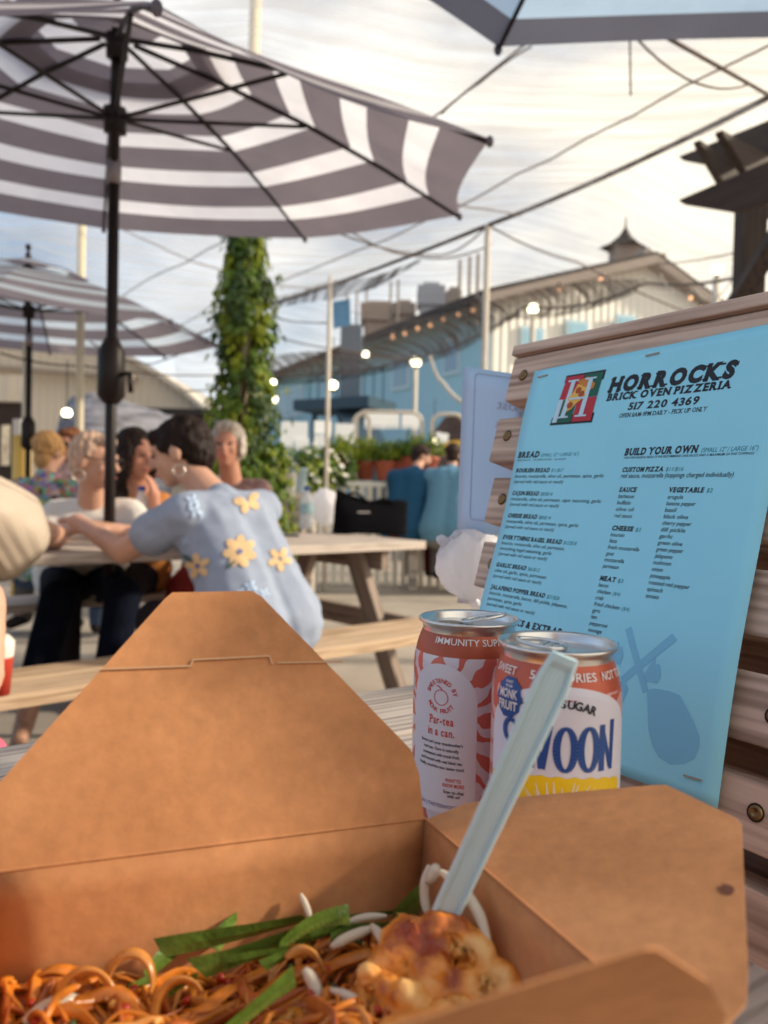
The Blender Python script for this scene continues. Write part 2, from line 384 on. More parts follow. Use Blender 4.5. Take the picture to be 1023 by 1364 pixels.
# the stand is level: take out the page's small skew
sh = V((eh.x, eh.y, 0)).normalized(); sn = V((pn.x, pn.y, pn.z)); su = sn.cross(sh).normalized() * -1
if su.z < 0: su = -su
def S(x, y, o=0.0):      # page millimetres from its lower left corner -> world, on the stand's face
    return BR + sh * (0.216 - x / 1000) + su * (y / 1000) + sn * o
stand = thing('menu_stand', 'slatted reddish wood stand of stacked boards holding the blue menu at the table end', 'menu stand', S(108, -60, 0.05) * 1.0)
for i, (y0, y1, xl) in enumerate([(-66, -30, -20), (-14, 21, -22), (38, 75, -24), (94, 131, -25), (147, 185, -31), (199, 237, -43), (252, 291, -41)]):
    off = 0.003
    a = S(xl, (y0 + y1) / 2, off + 0.018); b = S(345, (y0 + y1) / 2, off + 0.018)
    sl = MB().bar(a, b, 0.036, (y1 - y0) / 1000, up=su).build('slat', M['slatwood'], stand, bevel=0.0015, frame=frame_of(a + V((0, 0, i * .11)), b - a, z=-sn))
    for xs in (xl + 17, 196 + 38):
        c = S(xs, (y0 + y1) / 2 + random.uniform(-3, 3), off)
        q = MB(); fr = frame_of(c, sh, z=-sn).to_3x3()
        ring = MB().lathe([(0.0, 0.0008), (0.0016, 0.0006), (0.0018, 0.0016), (0.0036, 0.0012), (0.0039, 0.0), (0.0042, -0.0004)], (0, 0, 0), 16)
        for f in ring.v: q.v.append(tuple(c + fr @ V(f)))
        q.f = ring.f; q.mi = ring.mi
        hole = MB().lathe([(0.0, 0.0004), (0.0048, 0.0004)], (0, 0, 0), 14)
        q.build('screw', M['brass'], sl, smooth=True)
        h = MB(); h.add([c + fr @ V(f) for f in hole.v], hole.f); h.build('screw_recess', mat('recess%d' % i, (0.03, 0.018, 0.012), 0.9), sl)
for y0 in (-29, 22, 77, 133, 188, 240):
    MB().bar(S(60, y0 + 9, 0.088), S(345, y0 + 9, 0.088), 0.018, 0.042, up=su).build('back_slat', M['slatwood'], stand, bevel=0.001, frame=frame_of(S(60, y0, .088), sh, z=-sn))
for xs in (60, 300):
    a = S(xs, -66, 0.061); b = S(xs, 285, 0.061)
    MB().bar(a, b, 0.04, 0.036, up=sn).build('post', M['slatwood'], stand, frame=frame_of(a, b - a, z=sh))
a = S(60, 240, 0.083); b = Z(740, 1085, 0.751); 
for xs in (60, 300):
    a = S(xs, 262, 0.085); b = S(xs, 20, 0.085) + V((sn.x, sn.y, 0)).normalized() * 0.16; b.z = 0.751
    MB().bar(a, b, 0.03, 0.02, up=sn).build('back_leg', M['slatwood'], stand, frame=frame_of(a, b - a, z=sh))
MB().bar(S(-41, 296.5, 0.022), S(345, 296.5, 0.022), 0.046, 0.009, up=su).build('cap_board', M['slatwood'], stand, bevel=0.001, frame=frame_of(S(-41, 296, .02), -sh, z=su))

# the menu sheet, gently curled
PAPER = mat('blue_paper', (0.31, 0.76, 0.98), 0.5, noise_amt=0.03, scale=15, bump=0.02)
def page(x, y, o=0.0):
    t = max(0.0, min(1.0, y / 279)); s = 1 - x / 216
    bulge = (0.0030 + 0.0050 * s) * math.sin(PI * min(1, t * 1.02)) * (0.7 + 0.5 * math.sin(2 * PI * (t + .12))) + 0.0012 * math.sin(5 * t + 3 * s)
    return BR + eh * (0.216 - x / 1000) + pu * (y / 1000) - pn * (max(0, bulge) + 0.0010 + o)
menu = thing('menu_sheet', 'light blue printed pizzeria menu stapled to the slatted stand', 'menu', page(108, 0))
MB().grid(lambda a, b: page(216 * a, 279 * b), 20, 40).build('paper', PAPER, menu, smooth=True, solid=0.0002)
INK = mat('black_ink', (0.012, 0.014, 0.022), 0.6); TEAL = mat('teal_ink', (0.01, 0.22, 0.26), 0.6)
PALE = mat('pale_blue_print', (0.21, 0.56, 0.82), 0.6)
pk = lambda x, y: page(x, y, 0.00025)
hd = MB()
slab_text(hd, 'HORROCKS', 83, 250.2, 10.2, 97, lambda x, y: pk(x, y - (x - 83) * .022), off=0.07)
slab_text(hd, 'BRICK OVEN PIZZERIA', 83.2, 243.6, 4.9, 96, lambda x, y: pk(x, y - (x - 83) * .028), off=0.055)
slab_text(hd, '517 220 4369', 103.5, 234.7, 5.0, 55, lambda x, y: pk(x, y - (x - 103) * .03), off=0.035)
slab_text(hd, 'OPEN 11AM-9PM DAILY - PICK UP ONLY', 97.3, 229.6, 2.9, 68, lambda x, y: pk(x, y - (x - 97) * .03), off=0.015)
hd.build('heading_print', INK, menu)
bk, tl = MB(), MB()
SK = -0.022
def line(mb, t, x, y, cap, w, off=0.0, shear=0.18, x0=None):
    fn = lambda a, b: pk(a, b + SK * (a - x))
    text(mb, t, x, y, cap, fn, w, off, shear)
def head(t, x, y, w, cap=2.9, price=None, pw=12):
    fn = lambda a, b: pk(a, b + SK * (a - x)); slab_text(bk, t, x, y, cap, w, fn, off=0.05)
    if price: line(tl, price, x + w + 2, y - SK * -0.0 + SK * (w + 2), cap * .85, pw, 0.004)
head('BREAD', 3.5, 205, 23, 4.4); line(tl, '(SMALL 12" / LARGE 16")', 28.5, 204.6, 2.6, 38)
line(bk, 'SELECTIONS OF  ·  NO SUBSTITUTIONS  ·  NO HALVES', 3.5, 202.2, 1.3, 51)
for t, w, y, pr, ds in [('BOURSIN BREAD', 36, 193.0, '$11/$17', ['boursin, mozzarella, olive oil, parmesan, spice, garlic', '(served with red sauce or ranch)']),
                 ('CAJUN BREAD', 29, 174.6, '$8/$14', ['mozzarella, olive oil, parmesan, cajun seasoning, garlic', '(served with red sauce or ranch)']),
                 ('CHEESE BREAD', 32, 156.4, '$8/$14', ['mozzarella, olive oil, parmesan, spice, garlic', '(served with red sauce or ranch)']),
                 ('EVERYTHING BAGEL BREAD', 62, 138.8, '$12/$18', ['boursin, mozzarella, olive oil, parmesan,', 'everything bagel seasoning, garlic', '(served with red sauce or ranch)']),
                 ('GARLIC BREAD', 33, 116.6, '$6/$12', ['olive oil, garlic, spice, parmesan', '(served with red sauce or ranch)']),
                 ('JALAPENO POPPER BREAD', 58, 98.8, '$21/$26', ['boursin, mozzarella, bacon, dill pickle, jalapeno,', 'parmesan, spice, garlic', '(served with red sauce or ranch)'])]:
    x = 4.0 + (205 - y) * 0.030
    head(t, x, y, w, 3.0, pr)
    for k, d in enumerate(ds): line(bk, d, x, y - 4.4 * (k + 1), 2.5, len(d) * 1.62, .006)
head('DRINKS & EXTRAS', 27, 75.0, 60, 4.4)
head('BUILD YOUR OWN', 108, 201.8, 56, 4.6); line(tl, '(SMALL 12" / LARGE 16")', 167, 200.4, 2.9, 37)
line(bk, 'FOR EVEN BAKING RESULTS WE RECOMMEND ONE SAUCE AND A MAXIMUM OF FIVE TOPPINGS', 108, 199.2, 1.5, 94, 0.006)
head('CUSTOM PIZZA', 108.6, 190, 33, 3.0, '$11/$16', 13)
line(bk, 'red sauce, mozzarella (toppings charged individually)', 108.5, 185.8, 3.0, 83, .008)
def lst(x, y, t, w, price, items, pitch=4.5):
    head(t, x, y, w, 3.0, price, 4)
    for k, it in enumerate(items):
        y2 = y - 4.35 - k * pitch; ex = None
        if '(' in it: it, ex = it.split(' (')[0], '($4)'
        line(bk, it, x + .2, y2, 2.6, len(it) * 1.62, .008)
        if ex: line(tl, ex, x + len(it) * 1.62 + 2, y2 + SK * len(it) * 1.6, 2.25, 6)
lst(109.5, 176, 'SAUCE', 14, None, ['barbecue', 'buffalo', 'olive oil', 'red sauce'])
lst(110, 149.2, 'CHEESE', 17.5, '$3', ['boursin', 'feta', 'fresh mozzarella', 'goat', 'mozzarella', 'parmesan'], 4.35)
lst(110.2, 114.4, 'MEAT', 13, '$3', ['bacon', 'chicken ($4)', 'crab', 'fried chicken ($4)', 'gyro', 'ham', 'pepperoni', 'sausage'], 4.3)
lst(148.7, 175.2, 'VEGETABLE', 25, '$2', ['arugula', 'banana pepper', 'basil', 'black olive', 'cherry pepper', 'dill pickle', 'garlic', 'green olive', 'green pepper', 'jalapeno', 'mushroom', 'onion', 'pineapple', 'roasted red pepper', 'spinach', 'tomato'], 4.28)
bk.build('black_print', INK, menu); tl.build('teal_print', TEAL, menu)
# crossed peels and flames printed pale
pr = MB()
def poly2(mb, pts, fn=None, mi=0):
    fn = fn or pk
    import mathutils.geometry as G
    if fn is not None and mb is globals().get('pr'):
        ys = sorted(set([p[1] for p in pts] + [min(p[1] for p in pts) + k * 2.5 for k in range(int((max(p[1] for p in pts) - min(p[1] for p in pts)) / 2.5) + 1)]))
        def span(y):
            xs = [a[0] + (b[0] - a[0]) * (y - a[1]) / (b[1] - a[1]) for a, b in zip(pts, pts[1:] + pts[:1]) if (a[1] - y) * (b[1] - y) <= 0 and a[1] != b[1]]; return min(xs), max(xs)
        for y0, y1 in zip(ys, ys[1:]):
            if y1 - y0 < 1e-6: continue
            (a0, a1), (b0, b1) = span(y0 + 1e-7), span(y1 - 1e-7); n_s = max(1, int(max(a1 - a0, b1 - b0) / 3)); o_ = []
            for k in range(n_s + 1): o_ += [fn(a0 + (a1 - a0) * k / n_s, y0), fn(b0 + (b1 - b0) * k / n_s, y1)]
            mb.add(o_, [(2 * k, 2 * k + 2, 2 * k + 3, 2 * k + 1) for k in range(n_s)], mi)
        return
    tri = G.tessellate_polygon([[V((x, y, 0)) for x, y in pts]]); mb.add([fn(x, y) for x, y in pts], [tuple(t) for t in tri], mi)
poly2(pr, [(139.5, 85), (143.5, 87.5), (164, 52), (160.5, 49.5)])
poly2(pr, [(173, 87.5), (177, 84), (146, 52.5), (142.5, 55.5)], lambda x, y: page(x, y, 0.0003))
blob = [(163, 52), (168, 54), (178, 54.5), (185, 53.5), (190, 48), (196, 41), (200.5, 34), (201, 29), (199, 22), (193, 17.5), (185, 15), (177, 17), (172, 22), (168, 30)]
poly2(pr, blob, lambda x, y: page(x, y, 0.00028))
poly2(pr, [(136, 52), (146, 54), (150, 50), (140, 18), (128, 20), (122, 34), (126, 46)], lambda x, y: page(x, y, 0.00028))
for fx, fy in ((136, 62), (164.5, 56)):
    poly2(pr, [(fx - 3, fy), (fx - 5, fy + 5), (fx - 2.5, fy + 11), (fx + .5, fy + 15.5), (fx + 1.5, fy + 11), (fx + 3.5, fy + 9), (fx + 4.2, fy + 12), (fx + 6, fy + 6), (fx + 4.5, fy + 1), (fx + 2.5, fy + 4), (fx + .5, fy + 6.5), (fx - .5, fy + 3)], lambda x, y: page(x, y, 0.00032))
pr.build('pale_print', PALE, menu)
# emblem: red and green quarters, white capital H and a pizza slice
LC = [(33.4, 230.4), (72.6, 229.4), (75.6, 267.6), (39.0, 268.2)]
def lg(u, v, o=0.0004):
    x = (1 - v) * ((1 - u) * LC[0][0] + u * LC[1][0]) + v * ((1 - u) * LC[3][0] + u * LC[2][0])
    y = (1 - v) * ((1 - u) * LC[0][1] + u * LC[1][1]) + v * ((1 - u) * LC[3][1] + u * LC[2][1]); return page(x, y, o)
em = MB(); q4 = [(0, 1, 2, 3)]
def rect(a, b, c, d, mi, o): em.add([lg(a, b, o), lg(c, b, o), lg(c, d, o), lg(a, d, o)], q4, mi)
rect(-.03, -.03, 1.03, 1.03, 0, .0003)
rect(.01, .5, .49, .99, 1, .0005); rect(.51, .5, .99, .99, 2, .0005); rect(.01, .01, .49, .49, 2, .0005); rect(.51, .01, .99, .49, 1, .0005)
rect(.01, .02, .13, .5, 3, .0006)
for sx_ in (.20, .66): rect(sx_, .10, sx_ + .11, .90, 3, .0009); rect(sx_ - .09, .10, sx_ + .20, .135, 3, .0010); rect(sx_ - .09, .865, sx_ + .20, .90, 3, .0010)
rect(.3, .47, .68, .51, 3, .0011)
poly2(em, [(.36, .86), (.62, .93), (.86, .76), (.84, .66), (.52, .74)], lambda u, v: lg(u, v, .0007), 5)
poly2(em, [(.40, .80), (.52, .76), (.80, .68), (.66, .48), (.52, .40), (.42, .28), (.30, .22), (.24, .34), (.30, .44), (.24, .52), (.34, .62)], lambda u, v: lg(u, v, .0007), 4)
def disc2(mb, cx, cy, rx, ry, fn, mi=0, n=20): mb.add([fn(cx, cy)] + [fn(cx + rx * math.cos(2 * PI * k / n), cy + ry * math.sin(2 * PI * k / n)) for k in range(n)], [(0, 1 + k, 1 + (k + 1) % n) for k in range(n)], mi)
for a, b in ((.47, .66), (.58, .57), (.36, .36)): disc2(em, a, b, .075, .07, lambda u, v: lg(u, v, .0008), 6)
em.build('emblem_print', [INK, mat('logo_red', (0.50, 0.03, 0.05), .6), mat('logo_green', (0.01, 0.12, 0.08), .6), mat('logo_white', (0.55, 0.75, 0.90), .6), mat('logo_cheese', (0.85, 0.50, 0.10), .6), mat('logo_crust', (0.62, 0.22, 0.04), .6), mat('logo_pep', (0.42, 0.08, 0.02), .6)], menu)
for (x, y) in ((11.5, 272.7), (115.5, 273.5), (200, 11.8)):
    MB().bar(page(x - 5.5, y, .0008), page(x + 5.5, y + .4, .0008), 0.0010, 0.0008, up=-pn).build('staple', M['steel'], menu)

# white sheet on the back of the stand, seen edge on to the left
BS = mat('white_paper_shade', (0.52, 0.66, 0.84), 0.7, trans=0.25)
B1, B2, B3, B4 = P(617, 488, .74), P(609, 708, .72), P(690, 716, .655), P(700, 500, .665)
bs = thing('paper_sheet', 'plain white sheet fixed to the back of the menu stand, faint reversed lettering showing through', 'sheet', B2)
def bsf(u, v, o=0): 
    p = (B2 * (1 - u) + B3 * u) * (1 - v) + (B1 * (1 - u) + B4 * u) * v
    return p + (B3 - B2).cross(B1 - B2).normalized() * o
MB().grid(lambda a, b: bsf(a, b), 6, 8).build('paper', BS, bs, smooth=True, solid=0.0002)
fnt = MB(); FN = mat('faint_print', (0.38, 0.40, 0.52), 0.7)
for t, cx_, cy_, w_ in (('Lost', .80, .77, .40), ('Tenders', .90, .65, .62), ('for', .72, .52, .26)):
    vs, fs = glyphs(t); x0 = min(v[0] for v in vs); x1 = max(v[0] for v in vs)
    fnt.add([bsf(cx_ + w_ / 2 - (v[0] - x0) / (x1 - x0) * w_, cy_ + v[1] * .085, .0009) for v in vs], fs)
    fnt.add([bsf(cx_ + w_ / 2 - (v[0] - x0) / (x1 - x0) * w_, cy_ + v[1] * .085, -.0009) for v in vs], fs)
ol = []
for a0, (ccx, ccy) in ((0, (.90, .93)), (90, (.27, .93)), (180, (.27, .12)), (270, (.90, .12))):
    for k in range(5): t = math.radians(a0 + 22.5 * k); ol.append((ccx + .05 * math.cos(t), ccy + .04 * math.sin(t)))
ol.append(ol[0])
for a, b in zip(ol, ol[1:]): fnt.bar(bsf(*a, .0006), bsf(*b, .0006), .0006, .0003, up=(B3 - B2).cross(B1 - B2)); fnt.bar(bsf(*a, -.0006), bsf(*b, -.0006), .0006, .0003, up=(B3 - B2).cross(B1 - B2))
fnt.build('reversed_print', FN, bs)

# crumpled plastic bag tied beside the stand
def crumple(c, rx, ry, rz, seed, amp, nu=40, nv=30, twist=None, f=9.0):
    mb = MB(); c = V(c)
    def fn(a, b):
        th = 2 * PI * a; ph = PI * b; d = V((math.sin(ph) * math.cos(th), math.sin(ph) * math.sin(th), math.cos(ph)))
        q = d * 1.0 + V((seed, seed * 2, seed * 3))
        r = 1 + amp * (noise.ridged_multi_fractal(q * 1.3, 1, 2.1, 3, 1, 2) - 1.0) * .35 + amp * .5 * noise.noise(q * 1.5) + amp * .22 * abs(math.sin(th * 9 + 2.2 * math.sin(ph * 3 + seed))) * math.sin(ph)
        if twist: r = twist(d, r)
        return c + V((d.x * rx, d.y * ry, d.z * rz)) * r
    return mb.grid(fn, nu, nv)
PL = mat('white_plastic_film', (0.86, 0.86, 0.90), 0.22, trans=0.6, spec=.6, bump=.7, scale=38, stretch=(1, 1, .4))
pb = thing('plastic_bag', 'crumpled white plastic bag stuffed behind the left end of the menu stand', 'plastic bag', P(625, 800, .70))
crumple(P(628, 752, .70), .030, .026, .034, 3.3, .22, 48, 36).build('bag_body', PL, pb, smooth=True)
for (x, y, x2, y2) in ((604, 735, 583, 717), (620, 725, 605, 712), (618, 790, 640, 812)):
    a, b = P(x, y, .70), P(x2, y2, .69); mb = MB()
    mb.tube([a, a.lerp(b, .4) + V((.002, 0, .001)), a.lerp(b, .8) + V((-.001, 0, .002)), b], [.011, .006, .0045, .0022], 9); mb.build('bag_ear', PL, pb, smooth=True)

# ------------------------------------------------------------------ drink cans
CANR = 0.0287
def can_profile():
    return [(0.0, .004), (.018, .005), (.0215, .001), (.0235, 0), (.0262, .004), (CANR, .010), (CANR, .134), (.0284, .139), (.0270, .1455), (.0253, .1505), (.0245, .1525)]
def rad_at(z):
    pf = can_profile()[5:]
    for (r0, z0), (r1, z1) in zip(pf, pf[1:]):
        if z0 <= z <= z1: return r0 + (r1 - r0) * (z - z0) / (z1 - z0)
    return CANR
def zebra(name, red, pale, band_col, cz, s0, seed, k):
    """shoulder band and stripes that burst out of the label's arch; can space: x = arc angle*R, z height"""
    m = bpy.data.materials.new(name); m.use_nodes = True
    n, l = m.node_tree.nodes, m.node_tree.links; b = n["Principled BSDF"]
    uv = n.new("ShaderNodeUVMap"); sp = n.new("ShaderNodeSeparateXYZ"); l.new(uv.outputs[0], sp.inputs[0])
    def mth(op, a, bb=None, c=None):
        q = n.new("ShaderNodeMath"); q.operation = op
        for i, x in enumerate((a, bb, c)):
            if x is None: continue
            if isinstance(x, (int, float)): q.inputs[i].default_value = x
            else: l.new(x, q.inputs[i])
        return q.outputs[0]
    x = mth('SUBTRACT', sp.outputs['X'], s0); z = mth('SUBTRACT', sp.outputs['Y'], cz)
    ang = mth('ARCTAN2', x, z)
    nz = n.new("ShaderNodeTexNoise"); nz.inputs['Scale'].default_value = 0.07; nz.inputs['Detail'].default_value = 1.5
    mp_ = n.new("ShaderNodeMapping"); mp_.inputs['Location'].default_value = (seed, seed, 0); l.new(uv.outputs[0], mp_.inputs[0]); l.new(mp_.outputs[0], nz.inputs['Vector'])
    rr = mth('SQRT', mth('ADD', mth('MULTIPLY', x, x), mth('MULTIPLY', z, z)))
    wav = mth('SINE', mth('ADD', mth('MULTIPLY', ang, k), mth('MULTIPLY', nz.outputs['Fac'], 11.0)))
    br = mth('SINE', mth('ADD', mth('MULTIPLY', rr, .30), mth('MULTIPLY', ang, 5.0))); thr = mth('MULTIPLY_ADD', br, 0.5, -0.15)
    st = mth('GREATER_THAN', wav, thr)
    band = mth('GREATER_THAN', sp.outputs['Y'], band_col[1]); 
    mix = n.new("ShaderNodeMixRGB"); mix.inputs[1].default_value = (*red, 1); mix.inputs[2].default_value = (*pale, 1); l.new(st, mix.inputs[0])
    mix2 = n.new("ShaderNodeMixRGB"); mix2.inputs[2].default_value = (*band_col[0], 1); l.new(mix.outputs[0], mix2.inputs[1]); l.new(band, mix2.inputs[0])
    l.new(mix2.outputs[0], b.inputs['Base Color']); b.inputs['Roughness'].default_value = 0.36; b.inputs['Metallic'].default_value = 0.25
    return m
ALU = mat('aluminium', (0.72, 0.71, 0.70), 0.28, metal=1.0, noise_amt=0.06, scale=40)
LAB = mat('label_white', (0.72, 0.71, 0.82), 0.4, spec=.4); CB = mat('can_blue', (0.012, 0.07, 0.30), 0.4); CRD = mat('can_red', (0.62, 0.06, 0.06), 0.45)
YEL = mat('can_yellow', (0.86, 0.58, 0.01), 0.4); YEP = mat('can_pale_yellow', (0.86, 0.84, 0.74), 0.4); CW = mat('can_white_print', (0.80, 0.74, 0.76), 0.4)
HOLE = mat('can_opening', (0.02, 0.008, 0.006), 0.3)
def can(label, cx, cy, body, tab_ang, opened):
    base = V((cx, cy, 0.751)); t = thing('drink_can', label, 'drink can', base, 'slim drink cans on the table')
    ph = math.atan2(-cy, -cx); f = V((math.cos(ph), math.sin(ph), 0)); r = V((-math.sin(ph), math.cos(ph), 0))
    def fn(s, z, o=0.0):            # millimetres round the can (s>0 to the right), millimetres up
        zz = z / 1000; a = s / 1000 / CANR; R = rad_at(zz) + o
        return base + f * R * math.cos(a) + r * R * math.sin(a) + V((0, 0, zz))
    mb = MB(); pf = can_profile(); mb.lathe(pf, base, 96)
    o = mb.build('can_body', body, t, smooth=True, origin=base)
    uvl = o.data.uv_layers.new(name='UVMap')
    for lp in o.data.loops:
        v = o.data.vertices[lp.vertex_index].co; a = math.atan2(v.dot(r), v.dot(f)); uvl.data[lp.index].uv = (a * CANR * 1000, v.z * 1000)
    for p in o.data.polygons:      # seam
        us = [uvl.data[i].uv[0] for i in p.loop_indices]
        if max(us) - min(us) > 90:
            for i in p.loop_indices:
                if uvl.data[i].uv[0] < 0: uvl.data[i].uv[0] += 2 * PI * CANR * 1000
    lid = MB().lathe([(.0246, .1515), (.0243, .1545), (.0252, .1558), (.0266, .1572), (.0268, .1582), (.0258, .1588), (.0250, .1576), (.0243, .1550), (.0236, .1530), (.0226, .1538), (.0212, .1545), (0, .1545)], base, 64)
    lo = lid.build('lid', ALU, t, smooth=True)
    ta = V((math.cos(tab_ang), math.sin(tab_ang), 0)); tb = V((-ta.y, ta.x, 0)); zt = .1545
    if opened:
        q = MB(); cc = base - ta * .0105 + V((0, 0, zt + .0002)); q.add([cc] + [cc + ta * .0072 * math.cos(2 * PI * k / 24) + tb * .0098 * math.sin(2 * PI * k / 24) for k in range(24)], [(0, k + 1, (k + 1) % 24 + 1) for k in range(24)])
        q.build('opening', HOLE, lo)
    q = MB(); lift = .0045 if opened else .0012; pts = []
    for k in range(29):
        a = 2 * PI * k / 28; x = .0075 + .0115 * math.cos(a); y = (.0078 - .002 * math.cos(a)) * math.sin(a)
        pts.append(base + ta * x + tb * y + V((0, 0, zt + .0016 + lift * (x + .004) / .02)))
    q.tube(pts, .0010, 8, cap=False)
    for k in (-.002, .0025, .006): q.box(base + ta * (k + .001) + V((0, 0, zt + .0014 + lift * (k + .005) / .02)), ta * .0026, tb * .0125, V((0, 0, .0007)))
    q.ell(base + V((0, 0, zt + .001)), .0026, .0026, .0014)
    q.build('pull_tab', ALU, t, smooth=True)
    return t, fn
def region(mb, fn, s0, s1, zlo, zhi, o, n=48, mi=0, m=9):
    vs = []
    for i in range(n + 1):
        s = s0 + (s1 - s0) * i / n
        for j_ in range(m + 1): vs.append(fn(s, zlo(s) + (zhi(s) - zlo(s)) * (1 - (1 - j_ / m) ** 1.6), o))
    mb.add(vs, [(i * (m + 1) + j_, (i + 1) * (m + 1) + j_, (i + 1) * (m + 1) + j_ + 1, i * (m + 1) + j_ + 1) for i in range(n) for j_ in range(m)], mi)
def disc_can(mb, fn, cx, cz, rx, rz, o, mi=0, n=12):
    region(mb, fn, cx - rx, cx + rx, lambda s: cz - rz * math.sqrt(max(0, 1 - ((s - cx) / rx) ** 2)), lambda s: cz + rz * math.sqrt(max(0, 1 - ((s - cx) / rx) ** 2)), o, n, mi)
def arc_text(mb, fn, t, cx, cz, R, a0, a1, cap, o, inward=False, off=0.01, mi=0):
    n = len(t)
    for i, ch in enumerate(t):
        if ch == ' ': continue
        a = math.radians(a0 + (a1 - a0) * i / max(1, n - 1)); px, pz = cx + R * math.sin(a), cz + R * math.cos(a)
        rot = -a if not inward else -a + PI
        vs, fs = glyphs(ch, off); xm = sum(v[0] for v in vs) / len(vs); s = cap / CAP; c_, s_ = math.cos(rot), math.sin(rot)
        mb.add([fn(px + ((v[0] - xm) * s * c_ - (v[1] - CAP / 2) * s * s_), pz + ((v[0] - xm) * s * s_ + (v[1] - CAP / 2) * s * c_), o) for v in vs], fs, mi)
# rear can, back panel towards us
ZR = zebra('can_stripes_rear', (0.60, 0.15, 0.12), (0.68, 0.64, 0.74), ((0.42, 0.09, 0.045), 142), 108, -14, 3.1, 17)
ct, fn = can('opened coral striped drink can with a printed story panel, behind the other can', .0465, .407, ZR, math.radians(-15), True)
lb = MB(); region(lb, fn, -33, 5.2, lambda s: 72, lambda s: 119 + 19.5 * math.sqrt(max(0, 1 - ((s + 13.9) / 19.2) ** 2)), .0002); lb.build('label_panel', LAB, ct)
q = MB(); text(q, 'IMMUNITY SUPPORT', -19.5, 145.2, 3.1, lambda x, y: fn(x, y + 3.0, .0006), 50, .008); q.build('white_print', CW, ct)
q = MB(); arc_text(q, fn, 'SWEETENED BY', -13.4, 122.5, 7.6, -75, 78, 2.1, .0004, off=.02); arc_text(q, fn, 'MONK FRUIT', -13.4, 122.5, 7.6, 236, 130, 2.1, .0004, inward=True, off=.02)
for k in range(40):
    a = 2 * PI * k / 40; a2 = 2 * PI * (k + 1) / 40
    q.add([fn(-13.4 + R_ * math.cos(x), 121.7 + R_ * math.sin(x), .0004) for x in (a, a2) for R_ in (3.6, 4.0)], [(0, 1, 3, 2)])
for k in range(10):
    t = k / 10; q.add([fn(-16.6 + 4.6 * tt, 127.4 - 2.6 * tt + h * (1.1 * math.sin(PI * tt) + .12), .0004) for tt in (t, t + .1) for h in (0.4, 1)], [(0, 1, 3, 2)])
slab_text(q, 'Par-tea', -19.8, 108.2, 4.0, 13.4, lambda x, y: fn(x, y, .0004), off=.02, shear=0); slab_text(q, 'in a can.', -20.8, 102.4, 3.9, 15, lambda x, y: fn(x, y, .0004), off=.02, shear=0)
text(q, 'WANT TO', -10, 80.0, 1.7, lambda x, y: fn(x, y, .0004), 8, .02); text(q, 'KNOW MORE?', -11.3, 77.4, 1.7, lambda x, y: fn(x, y, .0004), 11, .02)
q.build('red_print', CRD, ct)
q = MB()
for k, t in enumerate(["Swoon isn't your grandmother's", 'iced tea. Ours is naturally', 'sweetened with monk fruit,', 'and brewed with real black tea.', 'Finally, good-for-you tastes good.']):
    text(q, t, -13.4, 98.0 - k * 3.0, 1.5, lambda x, y: fn(x, y, .0004), [24, 20, 21, 24, 26][k], .018, align='C')
text(q, 'Scan to chat', -5.6, 74.2, 1.6, lambda x, y: fn(x, y, .0004), 10.5, .018, align='C'); text(q, 'with us!', -5.6, 71.4 + .8, 1.5, lambda x, y: fn(x, y, .0004), 6.5, .018, align='C')
q.build('black_print', INK, ct)
q = MB(); region(q, fn, -33, 5.2, lambda s: 63.5, lambda s: 72, .0002, mi=1); text(q, 'LONDON | TASTESWOON.COM', -33, 66.5, 1.7, lambda x, y: fn(x, y, .0005), 37, .012); q.build('web_line', [mat('violet_print', (.22, .18, .36), .5), LAB], ct)
# front can
ZF = zebra('can_stripes_front', (0.58, 0.12, 0.075), (0.72, 0.42, 0.42), ((0.52, 0.11, 0.06), 141), 112, 2, 8.2, 21)
ct, fn = can('coral drink can with big blue lettering over a yellow lemon, nearer of the two', .0795, .3455, ZF, math.radians(150), False)
lb = MB(); AX, AS = 3.5, 37.0
region(lb, fn, AX - AS, AX + AS, lambda s: 40, lambda s: 121 + 23.5 * math.sqrt(max(0, 1 - ((s - AX) / AS) ** 2)), .0002, 72); lb.build('label_panel', LAB, ct)
q = MB()
for t, x, w in (('5 CALORIES', 3.5, 31), ('SWEET', -27, 15), ('NOT TOO', 32, 19)): text(q, t, x, 146.6, 3.3, lambda x, y: fn(x, y, .0007), w, .016, align='C')
q.build('white_print', CW, ct)
q = MB(); arc_text(q, fn, 'ZERO SUGAR', 1.5, 100, 37.8, -23, 23, 3.3, .0005, off=.035); q.build('black_print', INK, ct)
q = MB(); disc_can(q, fn, -21.8, 137.0, 7.2, 8.6, .0006); 
for k in range(10):
    a = 2 * PI * k / 10; disc_can(q, fn, -21.8 + 6.0 * math.cos(a), 137 + 7.2 * math.sin(a), 1.8, 1.8, .0006, n=6)
# tall narrow hand lettering
def stroke(pts, w, o=.0005):
    for (a, b) in zip(pts, pts[1:]):
        d = V((b[0] - a[0], b[1] - a[1])); L = d.length
        if L < 1e-6: continue
        n2 = V((-d.y, d.x)) / L; wa, wb = a[2] if len(a) > 2 else w, b[2] if len(b) > 2 else w
        q.add([fn(a[0] + n2.x * wa / 2, a[1] + n2.y * wa / 2, o), fn(a[0] - n2.x * wa / 2, a[1] - n2.y * wa / 2, o), fn(b[0] - n2.x * wb / 2, b[1] - n2.y * wb / 2, o), fn(b[0] + n2.x * wb / 2, b[1] + n2.y * wb / 2, o)], [(0, 1, 2, 3)])
zb, zh = 109.0, 19.5
def ellp(cx, cz, rx, rz, a0, a1, w0, w1, n=28): return [(cx + rx * math.cos(a), cz + rz * math.sin(a), w0 + (w1 - w0) * abs(math.cos(a))) for a in [math.radians(a0 + (a1 - a0) * k / n) for k in range(n + 1)]]
